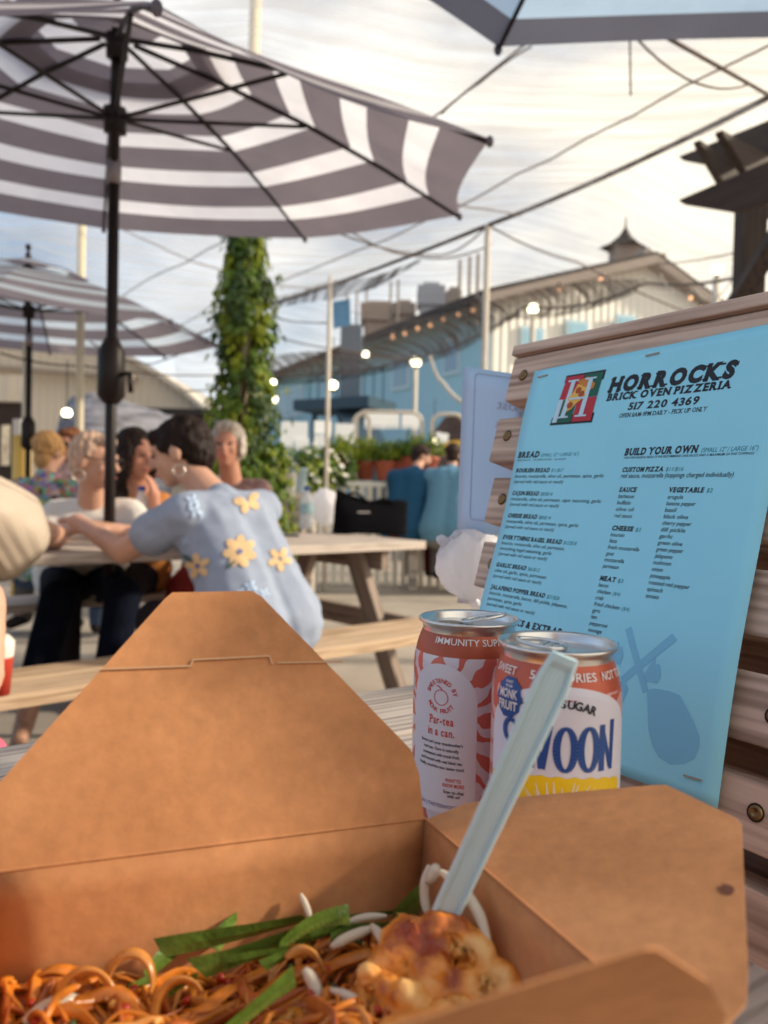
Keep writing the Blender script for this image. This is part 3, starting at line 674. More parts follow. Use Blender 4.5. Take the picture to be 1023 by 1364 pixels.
stroke(ellp(-19.5, zb + 14.2, 3.6, 4.6, 20, 250, 1.6, 2.8, 20) + ellp(-19.5, zb + 5.2, 3.6, 4.8, 70, -160, 1.6, 2.8, 20), 2.4)
stroke([(-12.6, zb + zh, 3.2), (-9.6, zb + .8, 3.0), (-7.2, zb + 13, 1.6), (-5.0, zb + .8, 3.0), (-1.6, zb + zh, 1.9)], 2.4)
for cx_ in (4.6, 14.6): stroke(ellp(cx_, zb + 9.6, 3.7, 8.9, 0, 360, 1.5, 3.2, 36), 2.4)
stroke([(21.0, zb, 3.0), (21.2, zb + zh, 2.8)], 2.4); stroke([(21.2, zb + zh - 1.5, 1.8), (26.2, zb + 1.2, 2.6)], 2.4); stroke([(26.6, zb, 2.0), (27.2, zb + zh + 1.5, 2.6)], 2.4)
q.build('blue_print', CB, ct)
q = MB(); text(q, 'MONK', -21.8, 136.8, 3.6, lambda x, y: fn(x, y, .0009), 10.5, .03, align='C'); text(q, 'FRUIT', -21.8, 131.8, 3.6, lambda x, y: fn(x, y, .0009), 11, .03, align='C')
text(q, 'SWEET', -21.8, 143.0, 1.1, lambda x, y: fn(x, y, .0009), 4.5, .01, align='C'); text(q, 'FROM', -21.8, 141.2, 1.1, lambda x, y: fn(x, y, .0009), 4, .01, align='C'); q.build('badge_print', CW, ct)
q = MB(); region(q, fn, -33, 34, lambda s: 40, lambda s: 99.0 + 8.0 * math.sqrt(max(0, 1 - ((s - 3) / 38) ** 2)) + .35 * math.sin(s * .9), .0004, 90)
q.build('lemon_print', YEL, ct); q = MB()
for k in range(26):
    a = math.radians(-82 + 164 * k / 25); r0, r1 = 5 + random.random() * 2, random.uniform(16, 34); c0 = (3, 82)
    p0 = (c0[0] + r0 * math.sin(a), c0[1] + r0 * math.cos(a) * .6); p1 = (c0[0] + r1 * math.sin(a + .05), c0[1] + max(9, min(r1, 24) * math.cos(a) * .98))
    if abs(p1[0] - 3) < 30:
        for i in range(6):
            t0, t1 = i / 6, (i + 1) / 6; w = lambda t: .8 * math.sin(PI * min(1, t + .08)) + .12; pos = lambda t: (p0[0] + (p1[0] - p0[0]) * t + .9 * math.sin(3 * t + k), p0[1] + (p1[1] - p0[1]) * t)
            A_, B_ = pos(t0), pos(t1); q.add([fn(A_[0] - w(t0), A_[1], .0006), fn(A_[0] + w(t0), A_[1], .0006), fn(B_[0] + w(t1), B_[1], .0006), fn(B_[0] - w(t1), B_[1], .0006)], [(0, 1, 2, 3)])
q.build('lemon_rays', YEP, ct)

# ------------------------------------------------------------------ takeout box
KR = mat('kraft_card', (0.60, 0.275, 0.120), 0.75, noise_amt=0.10, scale=160, bump=0.05, detail=8, spec=.25)
def kraft():
    n, l = KR.node_tree.nodes, KR.node_tree.links; b = n["Principled BSDF"]; src = b.inputs['Base Color'].links[0].from_socket
    t = n.new("ShaderNodeTexCoord"); z = n.new("ShaderNodeTexNoise"); z.inputs['Scale'].default_value = 22; z.inputs['Detail'].default_value = 4; l.new(t.outputs['Object'], z.inputs[0])
    r = n.new("ShaderNodeValToRGB"); r.color_ramp.elements[0].position = .35; r.color_ramp.elements[0].color = (.80, .77, .74, 1); r.color_ramp.elements[1].position = .65; r.color_ramp.elements[1].color = (1, 1, 1, 1); l.new(z.outputs['Fac'], r.inputs[0])
    m = n.new("ShaderNodeMixRGB"); m.blend_type = 'MULTIPLY'; m.inputs[0].default_value = 1; l.new(src, m.inputs[1]); l.new(r.outputs[0], m.inputs[2]); l.new(m.outputs[0], b.inputs['Base Color'])
kraft()
e1 = V((-.946, -.324, 0)).normalized(); e2 = V((.415, -.91, 0)).normalized(); A0 = V((.0198, .3144, .84)); BW, BL, BH = .165, .145, .088
o1 = V((.324, -.946, 0)) * -1; o1 = V((-.324, .946, 0)).normalized(); o2 = V((.91, .415, 0)).normalized()   # outward of back wall, of right wall
box = thing('takeout_box', 'open brown kraft takeout box of noodles with its flaps folded back', 'takeout box', A0 + e1 * BW / 2 + e2 * BL / 2 - V((0, 0, BH)))
ti = .010
def bp(a, b, z):      # a along back wall (leftwards), b along right wall (towards us), z below the rim
    k = z / BH * ti; aa = k + a * (BW - 2 * k) / BW; bb = k + b * (BL - 2 * k) / BL
    return A0 + e1 * aa + e2 * bb - V((0, 0, z))
def wall(name, p, q, out, n=8):
    mb = MB(); mb.grid(lambda u, v: bp(*(p[i] + (q[i] - p[i]) * u for i in (0, 1)), BH * v) + V(out) * (-0.0022 * math.sin(PI * u) * math.sin(PI * v * .5)), n, n)
    return mb.build(name, KR, box, smooth=True, solid=0.00045)
w1_ = wall('back_wall', (0, 0), (BW, 0), o1); w2_ = wall('right_wall', (0, 0), (0, BL), o2); wall('front_wall', (0, BL), (BW, BL), -o1); wall('left_wall', (BW, 0), (BW, BL), -o2)
MB().add([bp(0, 0, BH), bp(BW, 0, BH), bp(BW, BL, BH), bp(0, BL, BH)], q4).build('floor_panel', KR, box, solid=.00045)
def flap(name, o, e, d, prof, bend=0.0):
    """prof: (s, h) outline; bow the sheet slightly"""
    o, e, d = V(o), V(e), V(d).normalized(); nn = e.cross(d).normalized()
    import mathutils.geometry as G
    smax = max(p[0] for p in prof); hmax = max(p[1] for p in prof)
    def row(h):     # span of s at height h
        xs = []
        for (a, b) in zip(prof, prof[1:] + prof[:1]):
            if (a[1] - h) * (b[1] - h) <= 0 and a[1] != b[1]: xs.append(a[0] + (b[0] - a[0]) * (h - a[1]) / (b[1] - a[1]))
        return (min(xs), max(xs)) if xs else (prof[0][0], prof[1][0])
    hs = sorted(set([p[1] for p in prof] + [hmax * k / 12 for k in range(13)])); mb = MB(); NS = 14; vs = []
    for h in hs:
        hh = min(max(h, 1e-5), hmax - 1e-5); a, b = row(hh)
        for k in range(NS + 1):
            s = a + (b - a) * k / NS; vs.append(o + e * s + d * h + nn * (bend * math.sin(PI * s / smax) * math.sin(PI * .5 * h / hmax)))
    fs = [(i * (NS + 1) + k, i * (NS + 1) + k + 1, (i + 1) * (NS + 1) + k + 1, (i + 1) * (NS + 1) + k) for i in range(len(hs) - 1) for k in range(NS)]
    mb.add(vs, fs); return mb.build(name, KR, box, smooth=False, solid=.00045), (o, e, d, nn)
db = (o1 + V((0, 0, 2.6))).normalized()
fb, (fo, fe, fd, fnn) = flap('back_flap', A0, e1, db, [(0.0005, 0), (.1645, 0), (.1645, .018), (.162, .028), (.103, .096), (.100, .0985), (.067, .0985), (.063, .096), (.003, .028), (.0005, .018)], .002)
# slot crease cut in the big flap
cr_ = MB(); side = -1 if fnn.dot(EYE - A0) < 0 else 1
cp = lambda s, h, o=.0009: A0 + e1 * s + fd * h + fnn * (side * o + .002 * math.sin(PI * s / .1645) * math.sin(PI * .5 * h / .0985))
for (a, b) in (((.030, .0665), (.058, .0675)), ((.060, .0670), (.061, .0705)), ((.061, .0705), (.092, .0705)), ((.092, .0705), (.093, .068)), ((.093, .068), (.128, .0685))):
    cr_.bar(cp(*a), cp(*b), .0007, .0004, up=fnn)
cr_.build('crease', mat('crease_card', (.60, .36, .20), .8), fb)
dr = (o2 + V((0, 0, .3))).normalized()
fr_, _x = flap('right_flap', A0, e2, dr, [(0.0005, 0), (.1445, 0), (.141, .020), (.135, .028), (.092, .0775), (.089, .079), (.056, .079), (.053, .0765), (.009, .027), (.003, .018)], .0015)
gs = MB(); 
for (s, h, r_) in ((.110, .0490, .0024), (.0905, .0768, .0011)):
    c = A0 + e2 * s + dr * h + e2.cross(dr).normalized() * (.0012 if e2.cross(dr).z > 0 else -.0012)
    gs.add([c] + [c + e2 * r_ * (1 + .3 * math.sin(3 * k)) * math.cos(2 * PI * k / 12) + dr * r_ * math.sin(2 * PI * k / 12) for k in range(12)], [(0, k + 1, (k + 1) % 12 + 1) for k in range(12)])
gs.build('grease_spot', mat('grease', (.16, .05, .02), .4), fr_)
FR = A0 + e2 * BL
df = (-o1 * .034 + V((0, 0, .053))).normalized()
flap('front_flap', FR, e1, df, [(0.001, 0), (.164, 0), (.158, .020), (.130, .042), (.122, .045), (.044, .063), (.041, .062), (.021, .044), (.006, .024)], .0015)
MB().tube([A0 + V((0, 0, .0006)), A0 + e1 * BW + V((0, 0, .0006))], .0006, 6).build('fold_line', KR, box)
MB().tube([A0 + V((0, 0, .0006)), A0 + e2 * BL + V((0, 0, .0006))], .0005, 6).build('fold_line', KR, box)

# ------------------------------------------------------------------ food
ND = mat('noodle', (0.60, 0.19, 0.022), 0.25, noise_amt=0.5, scale=60, spec=.5, trans=.12)
SAUCE = mat('sauce', (0.24, 0.055, 0.012), 0.3, noise_amt=0.5, scale=90, bump=.3)
def inbox(a, b, z): return bp(a, b, z)
# sauce-covered base of the heap
def heap(a, b):      # 0..1 over the box
    return -.044 + .010 * noise.noise(V((a * 4, b * 4, 1.3))) + .006 * noise.noise(V((a * 11, b * 11, 4.3))) + .012 * math.exp(-((a - .15) ** 2 + (b - .5) ** 2) * 9)
mb = MB(); mb.grid(lambda a, b: bp(a * BW, b * BL, -heap(a, b)), 60, 50); fh = mb.build('noodle_heap', [SAUCE], None, smooth=True)
random.seed(11)
nm = MB()
def ribbon(mb, pts, w, h, mi):
    n0 = len(mb.v); mb.tube(pts, 1.0, 8, mi); N_ = len(pts); tw = random.uniform(0, PI); dt = random.uniform(-.25, .25)
    for i in range(N_):
        c = pts[i]; ca, sa = math.cos(tw + dt * i), math.sin(tw + dt * i); ring_ = [V(mb.v[n0 + i * 8 + q]) - c for q in range(8)]; U_, W_ = ring_[0].copy(), ring_[2].copy()
        uu, ww = U_ * ca + W_ * sa, W_ * ca - U_ * sa; tp = .6 + .4 * math.sin(PI * (i + .5) / N_)
        for q in range(8): t_ = 2 * PI * q / 8; mb.v[n0 + i * 8 + q] = tuple(c + (uu * math.cos(t_) * w + ww * math.sin(t_) * h) * tp)
ckc = P(590, 1300, .262)
for k in range(760):
    a, b = random.random() * .95 + .02, random.random() * .9 + .05
    if (bp(a * BW, b * BL, .04) - ckc).length < .036: continue
    ang = random.uniform(0, 2 * PI); L = random.uniform(.018, .060); curl = random.choice((random.uniform(-25, 25), random.uniform(-50, 50), random.uniform(-75, 75))); pts = []
    x, y = a * BW, b * BL; h0 = random.uniform(-.003, .0045); arch = random.uniform(.0004, .0050)
    n = 14
    for i in range(n):
        t = i / (n - 1); ang += curl * L / n + random.uniform(-.25, .25); x += math.cos(ang) * L / n; y += math.sin(ang) * L / n
        xx, yy = min(max(x, .006), BW - .006), min(max(y, .006), BL - .006)
        pts.append(bp(xx, yy, -heap(xx / BW, yy / BL) - h0 - arch * math.sin(PI * t)))
    ribbon(nm, pts, random.uniform(.0013, .0028), random.uniform(.0006, .0010), random.choice((0, 0, 0, 1, 2, 2)))
# bold loops seen in the photograph
def loop(cx, cy, d, R, w, a0, a1, r=.0017, tilt=.4):
    c = P(cx, cy + 6, d); R *= .72; w *= .9; pts = []
    for i in range(16):
        a = math.radians(a0 + (a1 - a0) * i / 15); pts.append(c + V((R * math.cos(a), w * math.sin(a) * tilt, R * 1.1 * math.sin(a))))
    ribbon(nm, pts, r * 1.25, .0011, 1)
for args in ((172, 1305, .262, .011, .01, -20, 200), (110, 1340, .255, .014, .012, 10, 160), (240, 1345, .256, .012, .01, 40, 210), (400, 1305, .262, .012, .01, 20, 130)): loop(*args)
SPICE = mat('sprout_white', (0.84, 0.75, 0.62), 0.25, spec=.6, trans=.3)
no = nm.build('noodles', [ND, mat('noodle_pale', (.66, .27, .06), .3, noise_amt=.3, scale=80, spec=.6, trans=.15), mat('noodle_dark', (.40, .10, .02), .35, noise_amt=.4, scale=70, spec=.5)], None, smooth=True); tag(no, kind='stuff'); no['label'] = 'orange sauced rice noodles heaped in the box'
fh['kind'] = 'stuff'; fh['label'] = 'dark red sauce and chopped bits under the noodles'
# small chopped bits
cb = MB(); random.seed(5)
for k in range(260):
    a, b = random.random() * .94 + .03, random.random() * .9 + .05; c = bp(a * BW, b * BL, -heap(a, b) - random.uniform(.001, .007)); r = random.uniform(.0008, .0026)
    rot = Matrix.Rotation(random.random() * 6, 3, V((random.random(), random.random(), random.random() + .1))); cb.ell(c, r, r * .8, r * .6, rot, 6, 4, mi=random.choice((0, 0, 1, 2)))
co = cb.build('chopped_bits', [mat('chilli_red', (.40, .03, .01), .3), mat('egg_bit', (.75, .36, .08), .5), mat('herb_dark', (.05, .07, .015), .5)], None, smooth=True); tag(co, 'tiny chopped chilli, egg and herb bits scattered over the noodles', kind='stuff')
# chives: flat green blades
CH = mat('chive_green', (0.11, 0.19, 0.03), 0.32, noise_amt=0.6, scale=45, bump=.25, stretch=(1, 1, 1), spec=.5, trans=.15)
CH2 = mat('chive_light', (0.20, 0.30, 0.06), 0.3, noise_amt=0.4, scale=45, bump=.2, spec=.5, trans=.15)
def blade(p, q, w, label, sag=.0, roll=.3, dq=0):
    a, b = P(*p), P(*q); d = (b - a); dn = d.normalized(); side = d.cross(FW).normalized(); nn = dn.cross(side); w *= 1.25; sk = random.uniform(-.4, .4); bend = random.uniform(-.06, .06)
    def row(t, rl):
        c = a + d * t + V((0, 0, sag * math.sin(PI * t))) + side * (bend * d.length * math.sin(PI * t)); sd = side * math.cos(rl) + nn * math.sin(rl); nr = nn * math.cos(rl) - side * math.sin(rl); e = 0 if 0 < t < 1 else sk * w
        ww = w * (1 + .10 * math.sin(5 * t + w * 2000))
        return [c - sd * ww * .5 + dn * e, c + nr * .0006, c + sd * ww * .5 - dn * e]
    mb = MB(); N_ = 14; vs = []
    for lay in (0, -.00022):
        for i in range(N_ + 1):
            t = i / N_; rl = roll + .9 * (t - .5) * math.sin(w * 5000 + 1)
            for v in row(t, rl): vs.append(v + V((0, 0, lay)))
    fs = [(i * 3 + k, i * 3 + k + 1, (i + 1) * 3 + k + 1, (i + 1) * 3 + k) for i in range(N_) for k in (0, 1)]; o_ = (N_ + 1) * 3
    fs2 = [tuple(reversed([o_ + x for x in f])) for f in fs]
    mb.add(vs, fs + fs2); mb.mi = [0] * len(fs) + [0] * len(fs)
    for i, f in enumerate(mb.f): mb.mi[i] = 1 if f[0] % 3 == 0 and w > .006 else 0
    o = mb.build('chive_piece', [CH, CH2], None, smooth=False); tag(o, label, 'chive', 'green chive pieces on the noodles')
blade((212, 1262, .275), (408, 1222, .285), .0052, 'long green chive blade across the middle of the heap, the upper one', .001)
blade((262, 1290, .265), (405, 1240, .272), .0062, 'wide green chive blade with a cut square end just below the long one', .001)
blade((370, 1262, .267), (465, 1218, .278), .0056, 'short folded green chive blade left of the bean sprouts', .002)
blade((300, 1375, .240), (392, 1300, .252), .0058, 'bright green chive blade hanging over the front of the noodles', .002, .5)
blade((430, 1228, .290), (530, 1214, .298), .0020, 'thin dark green chive strip running along the back wall', 0)
blade((522, 1226, .288), (566, 1188, .298), .0075, 'dark green square chive end under the white sprout in the corner', 0)
blade((282, 1262, .280), (322, 1218, .292), .0050, 'dark green chive tip sticking up at the back', 0)
blade((195, 1300, .270), (232, 1262, .278), .0045, 'short green chive end half buried at the left', 0)
blade((350, 1286, .262), (420, 1262, .270), .0030, 'narrow green chive strip under the wide cut blade', 0)
blade((395, 1252, .276), (520, 1232, .284), .0030, 'dark green chive strip lying behind the fried chicken', 0)
blade((300, 1282, .262), (395, 1262, .268), .0030, 'thin green chive strip lying across the noodles under the cut end', .001)
blade((225, 1318, .262), (262, 1300, .264), .0032, 'small green chive scrap between the noodles at the left')
blade((440, 1252, .276), (478, 1236, .280), .0042, 'small dark green chive square just behind the white sprouts')
blade((150, 1330, .262), (205, 1302, .268), .0026, 'thin green chive strip half under the noodles at far left')
def sprout(pts, r, label, head=True):
    pp = [P(*p) for p in pts]; res = []
    for i in range(len(pp) - 1):
        for k in range(5):
            t = k / 5; p0 = pp[max(i - 1, 0)]; p1 = pp[i]; p2 = pp[i + 1]; p3 = pp[min(i + 2, len(pp) - 1)]
            res.append(.5 * ((2 * p1) + (p2 - p0) * t + (2 * p0 - 5 * p1 + 4 * p2 - p3) * t * t + (3 * p1 - p0 - 3 * p2 + p3) * t ** 3))
    res.append(pp[-1]); n = len(res); mb = MB(); mb.tube(res, [r * (.35 + .65 * min(1, 3 * min(i, n - 1 - i) / n + .15)) for i in range(n)], 10)
    o = mb.build('bean_sprout', SPICE, None, smooth=True); tag(o, label, 'bean sprout', 'white bean sprouts in the box')
sprout([(585, 1160, .278), (612, 1180, .272), (638, 1218, .264), (652, 1262, .256)], .0021, 'long curved white bean sprout arching along the right wall')
sprout([(572, 1152, .292), (566, 1175, .290), (566, 1200, .288), (572, 1225, .284)], .0019, 'white bean sprout standing in the back corner left of the fork')
sprout([(582, 1152, .289), (578, 1162, .289), (570, 1176, .288)], .0024, 'yellowish bean sprout head at the top of the back corner')
sprout([(400, 1190, .295), (408, 1207, .293), (414, 1225, .288)], .0013, 'thin white sprout tip poking up against the back wall')
sprout([(440, 1262, .272), (465, 1248, .275), (500, 1235, .28)], .0019, 'white bean sprout lying behind the fried chicken, lower one')
sprout([(460, 1230, .285), (485, 1222, .286), (515, 1220, .288)], .0014, 'white bean sprout under the chives beside the back wall')
sprout([(495, 1232, .279), (505, 1245, .274), (508, 1256, .270)], .0017, 'short blunt white sprout end just left of the fried chicken')
sprout([(405, 1290, .258), (418, 1310, .256), (425, 1335, .252)], .0022, 'pale curved sprout in the middle of the noodles')
sprout([(30, 1364, .245), (70, 1340, .252), (110, 1330, .258)], .003, 'thick pale sprout at the lower left corner of the box')
sprout([(440, 1318, .250), (470, 1330, .246), (500, 1352, .242)], .0016, 'thin pale sprout in front of the fried chicken')
# fried chicken
FC = bpy.data.materials.new('fried_batter'); FC.use_nodes = True
n, l = FC.node_tree.nodes, FC.node_tree.links; b = n["Principled BSDF"]; t = n.new("ShaderNodeTexCoord")
z = n.new("ShaderNodeTexNoise"); z.inputs['Scale'].default_value = 62; z.inputs['Detail'].default_value = 5; l.new(t.outputs['Object'], z.inputs[0])
r = n.new("ShaderNodeValToRGB"); r.color_ramp.elements[0].position = .32; r.color_ramp.elements[0].color = (.30, .045, .008, 1); r.color_ramp.elements[1].position = .62; r.color_ramp.elements[1].color = (.90, .52, .19, 1)
e_ = r.color_ramp.elements.new(.46); e_.color = (.78, .28, .04, 1)
l.new(z.outputs['Fac'], r.inputs[0]); l.new(r.outputs[0], b.inputs['Base Color']); b.inputs['Roughness'].default_value = .38
b.inputs['Subsurface Weight'].default_value = .15; b.inputs['Subsurface Scale'].default_value = .004; b.inputs['Subsurface Radius'].default_value = (1, .4, .15)
z2 = n.new("ShaderNodeTexNoise"); z2.inputs['Scale'].default_value = 260; l.new(t.outputs['Object'], z2.inputs[0]); bpn = n.new("ShaderNodeBump"); bpn.inputs['Strength'].default_value = .35; bpn.inputs['Distance'].default_value = .002
l.new(z2.outputs['Fac'], bpn.inputs['Height']); l.new(bpn.outputs[0], b.inputs['Normal'])
def chunk(name, label, lumps, seed):
    mb = MB()
    for (x, y, d, r) in lumps:
        c = P(x, y, d); mb.ell(c, r, r * .9, r * .92, Matrix.Rotation(seed + x, 3, 'Z'), 14, 10)
    me = blend(mb, name, .0010, 2)
    for v in me.vertices:
        q = v.co * 1.0; nn = v.normal
        v.co = q + nn * (.0026 * noise.noise(q * 95 + V((seed, 0, 0))) + .0007 * noise.noise(q * 300) - .0028 * max(0, noise.noise(q * 75 + V((0, seed, 0))) - .12) * 3)
    o = put(me, name, FC); tag(o, label, 'fried chicken', 'fried chicken pieces in the box')
chunk('fried_chicken', 'large golden orange battered chicken piece the fork stands in', [(545, 1258, .262, .0105), (590, 1250, .262, .0100), (632, 1280, .258, .0095), (662, 1315, .252, .0085), (520, 1285, .258, .0080), (585, 1300, .256, .0130), (620, 1325, .250, .012), (500, 1300, .256, .007), (668, 1345, .247, .007), (575, 1335, .248, .010)], 1.0)
chunk('fried_chicken', 'darker saucy chicken piece at the left of the large golden one', [(520, 1322, .247, .007), (545, 1335, .243, .008), (495, 1312, .250, .006), (560, 1345, .240, .006)], 2.4)
chunk('fried_chicken', 'pale orange chicken piece at the bottom edge below the large one', [(560, 1372, .236, .008), (600, 1368, .235, .009), (640, 1368, .238, .006), (525, 1378, .234, .006)], 3.9)
chunk('fried_chicken', 'small pale chicken piece in front of the noodles left of the others', [(470, 1358, .246, .007), (455, 1372, .243, .007), (485, 1378, .241, .006)], 5.2)
# the fork: ribbed handle standing out of the food
FK = mat('pale_blue_plastic', (0.66, 0.90, 1.0), 0.25, trans=.12, spec=.5)
fk0, fk1 = P(583, 1236, .2655), P(752, 872, .2500); fdir = (fk1 - fk0).normalized(); fs_ = fdir.cross(FW).normalized(); fn_ = fs_.cross(fdir).normalized()
if fn_.dot(FW) > 0: fn_ = -fn_
L = (fk1 - fk0).length; fork = thing('plastic_fork', 'pale blue ribbed plastic fork standing upright in the fried chicken', 'fork', fk0 - fdir * .05)
if fs_.x < 0: fs_ = -fs_
def fw_(t): return .0044 + .0006 * t if t < .35 else (.0046 + (t - .35) * .0018 if t < .9 else .0056 - (t - .9) * .016)
mb = MB()
NR = 34
def fh_(u, v):
    t = -.35 + 1.35 * u; w = fw_(max(0, t)) * (1 if t > 0 else 1); x = (v - .5) * 2
    rib = 0
    if .30 < t < .985 and abs(x) < .74: rib = -.0007 + .0006 * (1 if int((x + .74) / 1.48 * 11) % 2 else 0)
    edge = .0011 if .80 < abs(x) < .97 or (t > .975 and abs(x) < .97) else 0
    return fk0 + fdir * L * t + fs_ * w * x + fn_ * (.0010 + rib + edge - .0006 * x * x) 
mb.grid(fh_, 60, 90); mb.build('handle', FK, fork, smooth=False, solid=.0014)
mb = MB()
hc = fk0 - fdir * .36 * L
for k in range(4):
    x = (k - 1.5) * .0042; mb.tube([hc + fs_ * x * .6, hc + fs_ * x - fdir * .012 + fn_ * .002, hc + fs_ * x - fdir * .034 + fn_ * .001], [.0016, .0014, .0007], 8)
mb.ell(hc, .009, .0022, .008, Matrix((fs_, fn_, fdir)).transposed(), 16, 8); mb.build('tines', FK, fork, smooth=True)

# ================================================================== the surroundings
# ------------------------------------------------------------------ umbrellas
def striped(name, c, tr): return mat(name, c, 0.85, noise_amt=0.05, scale=6, trans=tr, spec=.1)
UG = striped('umbrella_mauve_grey', (0.245, 0.22, 0.265), .45); UW = striped('umbrella_white', (0.80, 0.80, 0.88), .70)
UG2 = striped('umbrella_slate', (0.17, 0.18, 0.24), .45); UB = striped('umbrella_pale_blue', (0.50, 0.68, 0.90), .65)
UP_ = mat('umbrella_pole', (0.009, 0.004, 0.004), 0.45, spec=.3)
def umbrella(label, c, tilt, phi, R, h, base, stripes=11, mats=(UG, UW), crank_z=1.42, joint_z=None, pattern=None, group='striped patio umbrellas', pole=True):
    n = V((tilt[0], tilt[1], 1)).normalized(); a = (V((1, 0, 0)) - n * n.x).normalized(); b = n.cross(a); c = V(c)
    t = thing('patio_umbrella', label, 'umbrella', base, group)
    def tip(k, f=1.0, dz=0.0):
        th = phi + k * PI / 4; return c + (a * math.cos(th) + b * math.sin(th)) * R * f + n * (h * (1 - f) ** 1.0 + h * .10 * math.sin(PI * f) + dz)
    can_ = MB(); NR_, NA = stripes * 2, 8
    idx = pattern or (lambda i: 0 if (stripes - 1 - i) % 2 == 0 else 1)
    f0 = .20
    for k in range(8):
        def fn(u, v, k=k):
            f = f0 + (1 - f0) * u; p = tip(k, f).lerp(tip(k + 1, f), v); s = math.sin(PI * v)
            mid = (p - (c + n * h)); 
            return p - (p - (c + n * p.dot(n) - n * c.dot(n))) * (.035 * s * u ** 2) - n * (.022 * s * u + .006 * math.sin(9 * u + k) * s)
        can_.grid(fn, NR_, NA, mi=lambda i, j_: idx(int((f0 + (1 - f0) * (i + .5) / NR_) * stripes)))
    can_.build('canopy', list(mats), t, smooth=False)
    v_ = MB()
    for k in range(8):
        v_.grid(lambda u, v, k=k: tip(k, .01 + .29 * u, .045 + .02 * (1 - u)).lerp(tip(k + 1, .01 + .29 * u, .045 + .02 * (1 - u)), v), 6, 4, mi=lambda i, j_: 0 if i > 3 or i < 2 else 1)
    v_.build('vent', list(mats), t, smooth=False)
    hub = c + n * (h * 1.0 - .03); dirp = n
    jz = joint_z if joint_z else hub.z - .5
    base = V(base); jp = V((base.x, base.y, jz)); top = hub + n * .05
    runner = jp.lerp(top, 0.38); 
    for k in range(8):
        rb = MB(); pts = [tip(k, f, -.012) for f in (.04, .25, .5, .75, 1.0)]; rb.tube(pts, [.009, .009, .009, .008, .007], 6)
        ro = rb.build('rib', UP_, t)
        MB().tube([runner + (tip(k, .5) - runner).normalized() * .03, tip(k, .50, -.02)], .0075, 6).build('strut', UP_, ro)
        MB().ell(tip(k, 1.0, -.008), .013, .013, .018, n=10, m=6).build('rib_cap', mats[0], ro, smooth=True)
    MB().tube([hub - n * .05, hub + n * .03], .04, 12).build('hub', UP_, t, smooth=True)
    q = MB(); q.tube([top + n * .03, top + n * .09], [.028, .012], 10); q.ell(top + n * .12, .022, .022, .026, n=10, m=8); q.build('finial', UP_, t, smooth=True)
    if pole:
        MB().tube([base, jp], .0215, 14).build('pole', UP_, t, smooth=True)
        MB().tube([jp, top], .0195, 14).build('upper_pole', UP_, t, smooth=True)
        MB().tube([jp - V((0, 0, .045)), jp + V((0, 0, .045))], .027, 14).build('tilt_joint', mat('pewter', (.25, .22, .24), .35, metal=.6), t, smooth=True)
        q = MB(); q.tube([runner - n * .05, runner + n * .04], .042, 12); q.build('runner', UP_, t, smooth=True)
        q = MB(); cz = V((base.x, base.y, crank_z)); q.tube([cz - V((0, 0, .13)), cz - V((0, 0, .10)), cz + V((0, 0, .07)), cz + V((0, 0, .12))], [.028, .052, .052, .026], 14)
        co_ = q.build('crank_housing', UP_, t, smooth=True)
        q = MB(); q.tube([cz + V((.04, -.02, -.02)), cz + V((.085, -.04, -.02)), cz + V((.09, -.042, -.09))], .010, 8); q.build('crank_handle', UP_, co_, smooth=True)
    return t
umbrella('large mauve and white striped umbrella on a dark pole through the neighbours\' table', (-1.035, 2.945, 2.18), (.026, -.146), .383, 1.45, .46, (-1.06, 2.97, 0), joint_z=2.17)
U2 = Z(44, 640, 0.0); 
umbrella('smaller looking striped umbrella farther back at the left edge, pale blue on top', (-2.68, 5.75, 2.12), (.02, -.04), .30, 1.42, .46, (-2.68, 5.78, 0), mats=(UG, striped('umbrella_white_blue', (.62, .72, .86), .6)), crank_z=1.36)
umbrella('grey edged pale blue umbrella overhead at the top right, only its rim in view', (.73, .98, 2.30), (.0, .0), math.radians(17.6), 1.40, .42, (.73, .93, 0), stripes=20, mats=(UG2, UB), pattern=lambda i: 0 if i in (19, 13, 12, 11, 5, 4) else 1, group=None)

# ------------------------------------------------------------------ shade netting, cables and posts
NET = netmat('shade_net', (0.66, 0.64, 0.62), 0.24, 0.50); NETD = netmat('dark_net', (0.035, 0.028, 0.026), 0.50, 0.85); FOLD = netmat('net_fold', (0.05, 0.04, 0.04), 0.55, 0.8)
L1 = [V((3.9, 1.3, 3.15)), P(1023, 130, 4.0), P(650, 300, 5.8), P(352, 408, 8.5), P(230, 455, 11.0)]
def poly_at(L, t, sag=0.0):
    n = len(L) - 1; i = min(int(t * n), n - 1); f = t * n - i; p = L[i].lerp(L[i + 1], f); return p - V((0, 0, sag * 4 * f * (1 - f)))
def netthing(label, fn, nu, nv, m, cat='shade netting', name='shade_net', **k):
    o = MB().grid(fn, nu, nv).build(name, m, None, smooth=True); tag(o, label, cat); return o
def bayA(u, v):
    p = poly_at(L1, u, .05); q = V((p.x - 7.5, p.y - 5.5, 3.9)); r = p.lerp(q, v)
    r.z += .28 * math.sin(PI * min(1, v * 4 % 1.0)) * (1 if v < 1 else 0) * -.5 + .06 * noise.noise(V((r.x * .8, r.y * .8, 0))) + .02 * noise.noise(V((r.x * 3, r.y * 3, 5)))
    return r
netthing('pale translucent shade netting stretched overhead above the umbrellas', bayA, 60, 60, NET)
L2 = [P(1100, 330, 5.2), P(861, 377, 7.25), P(700, 408, 9.0), P(553, 477, 11.6), P(365, 500, 13.6), P(240, 520, 15)]
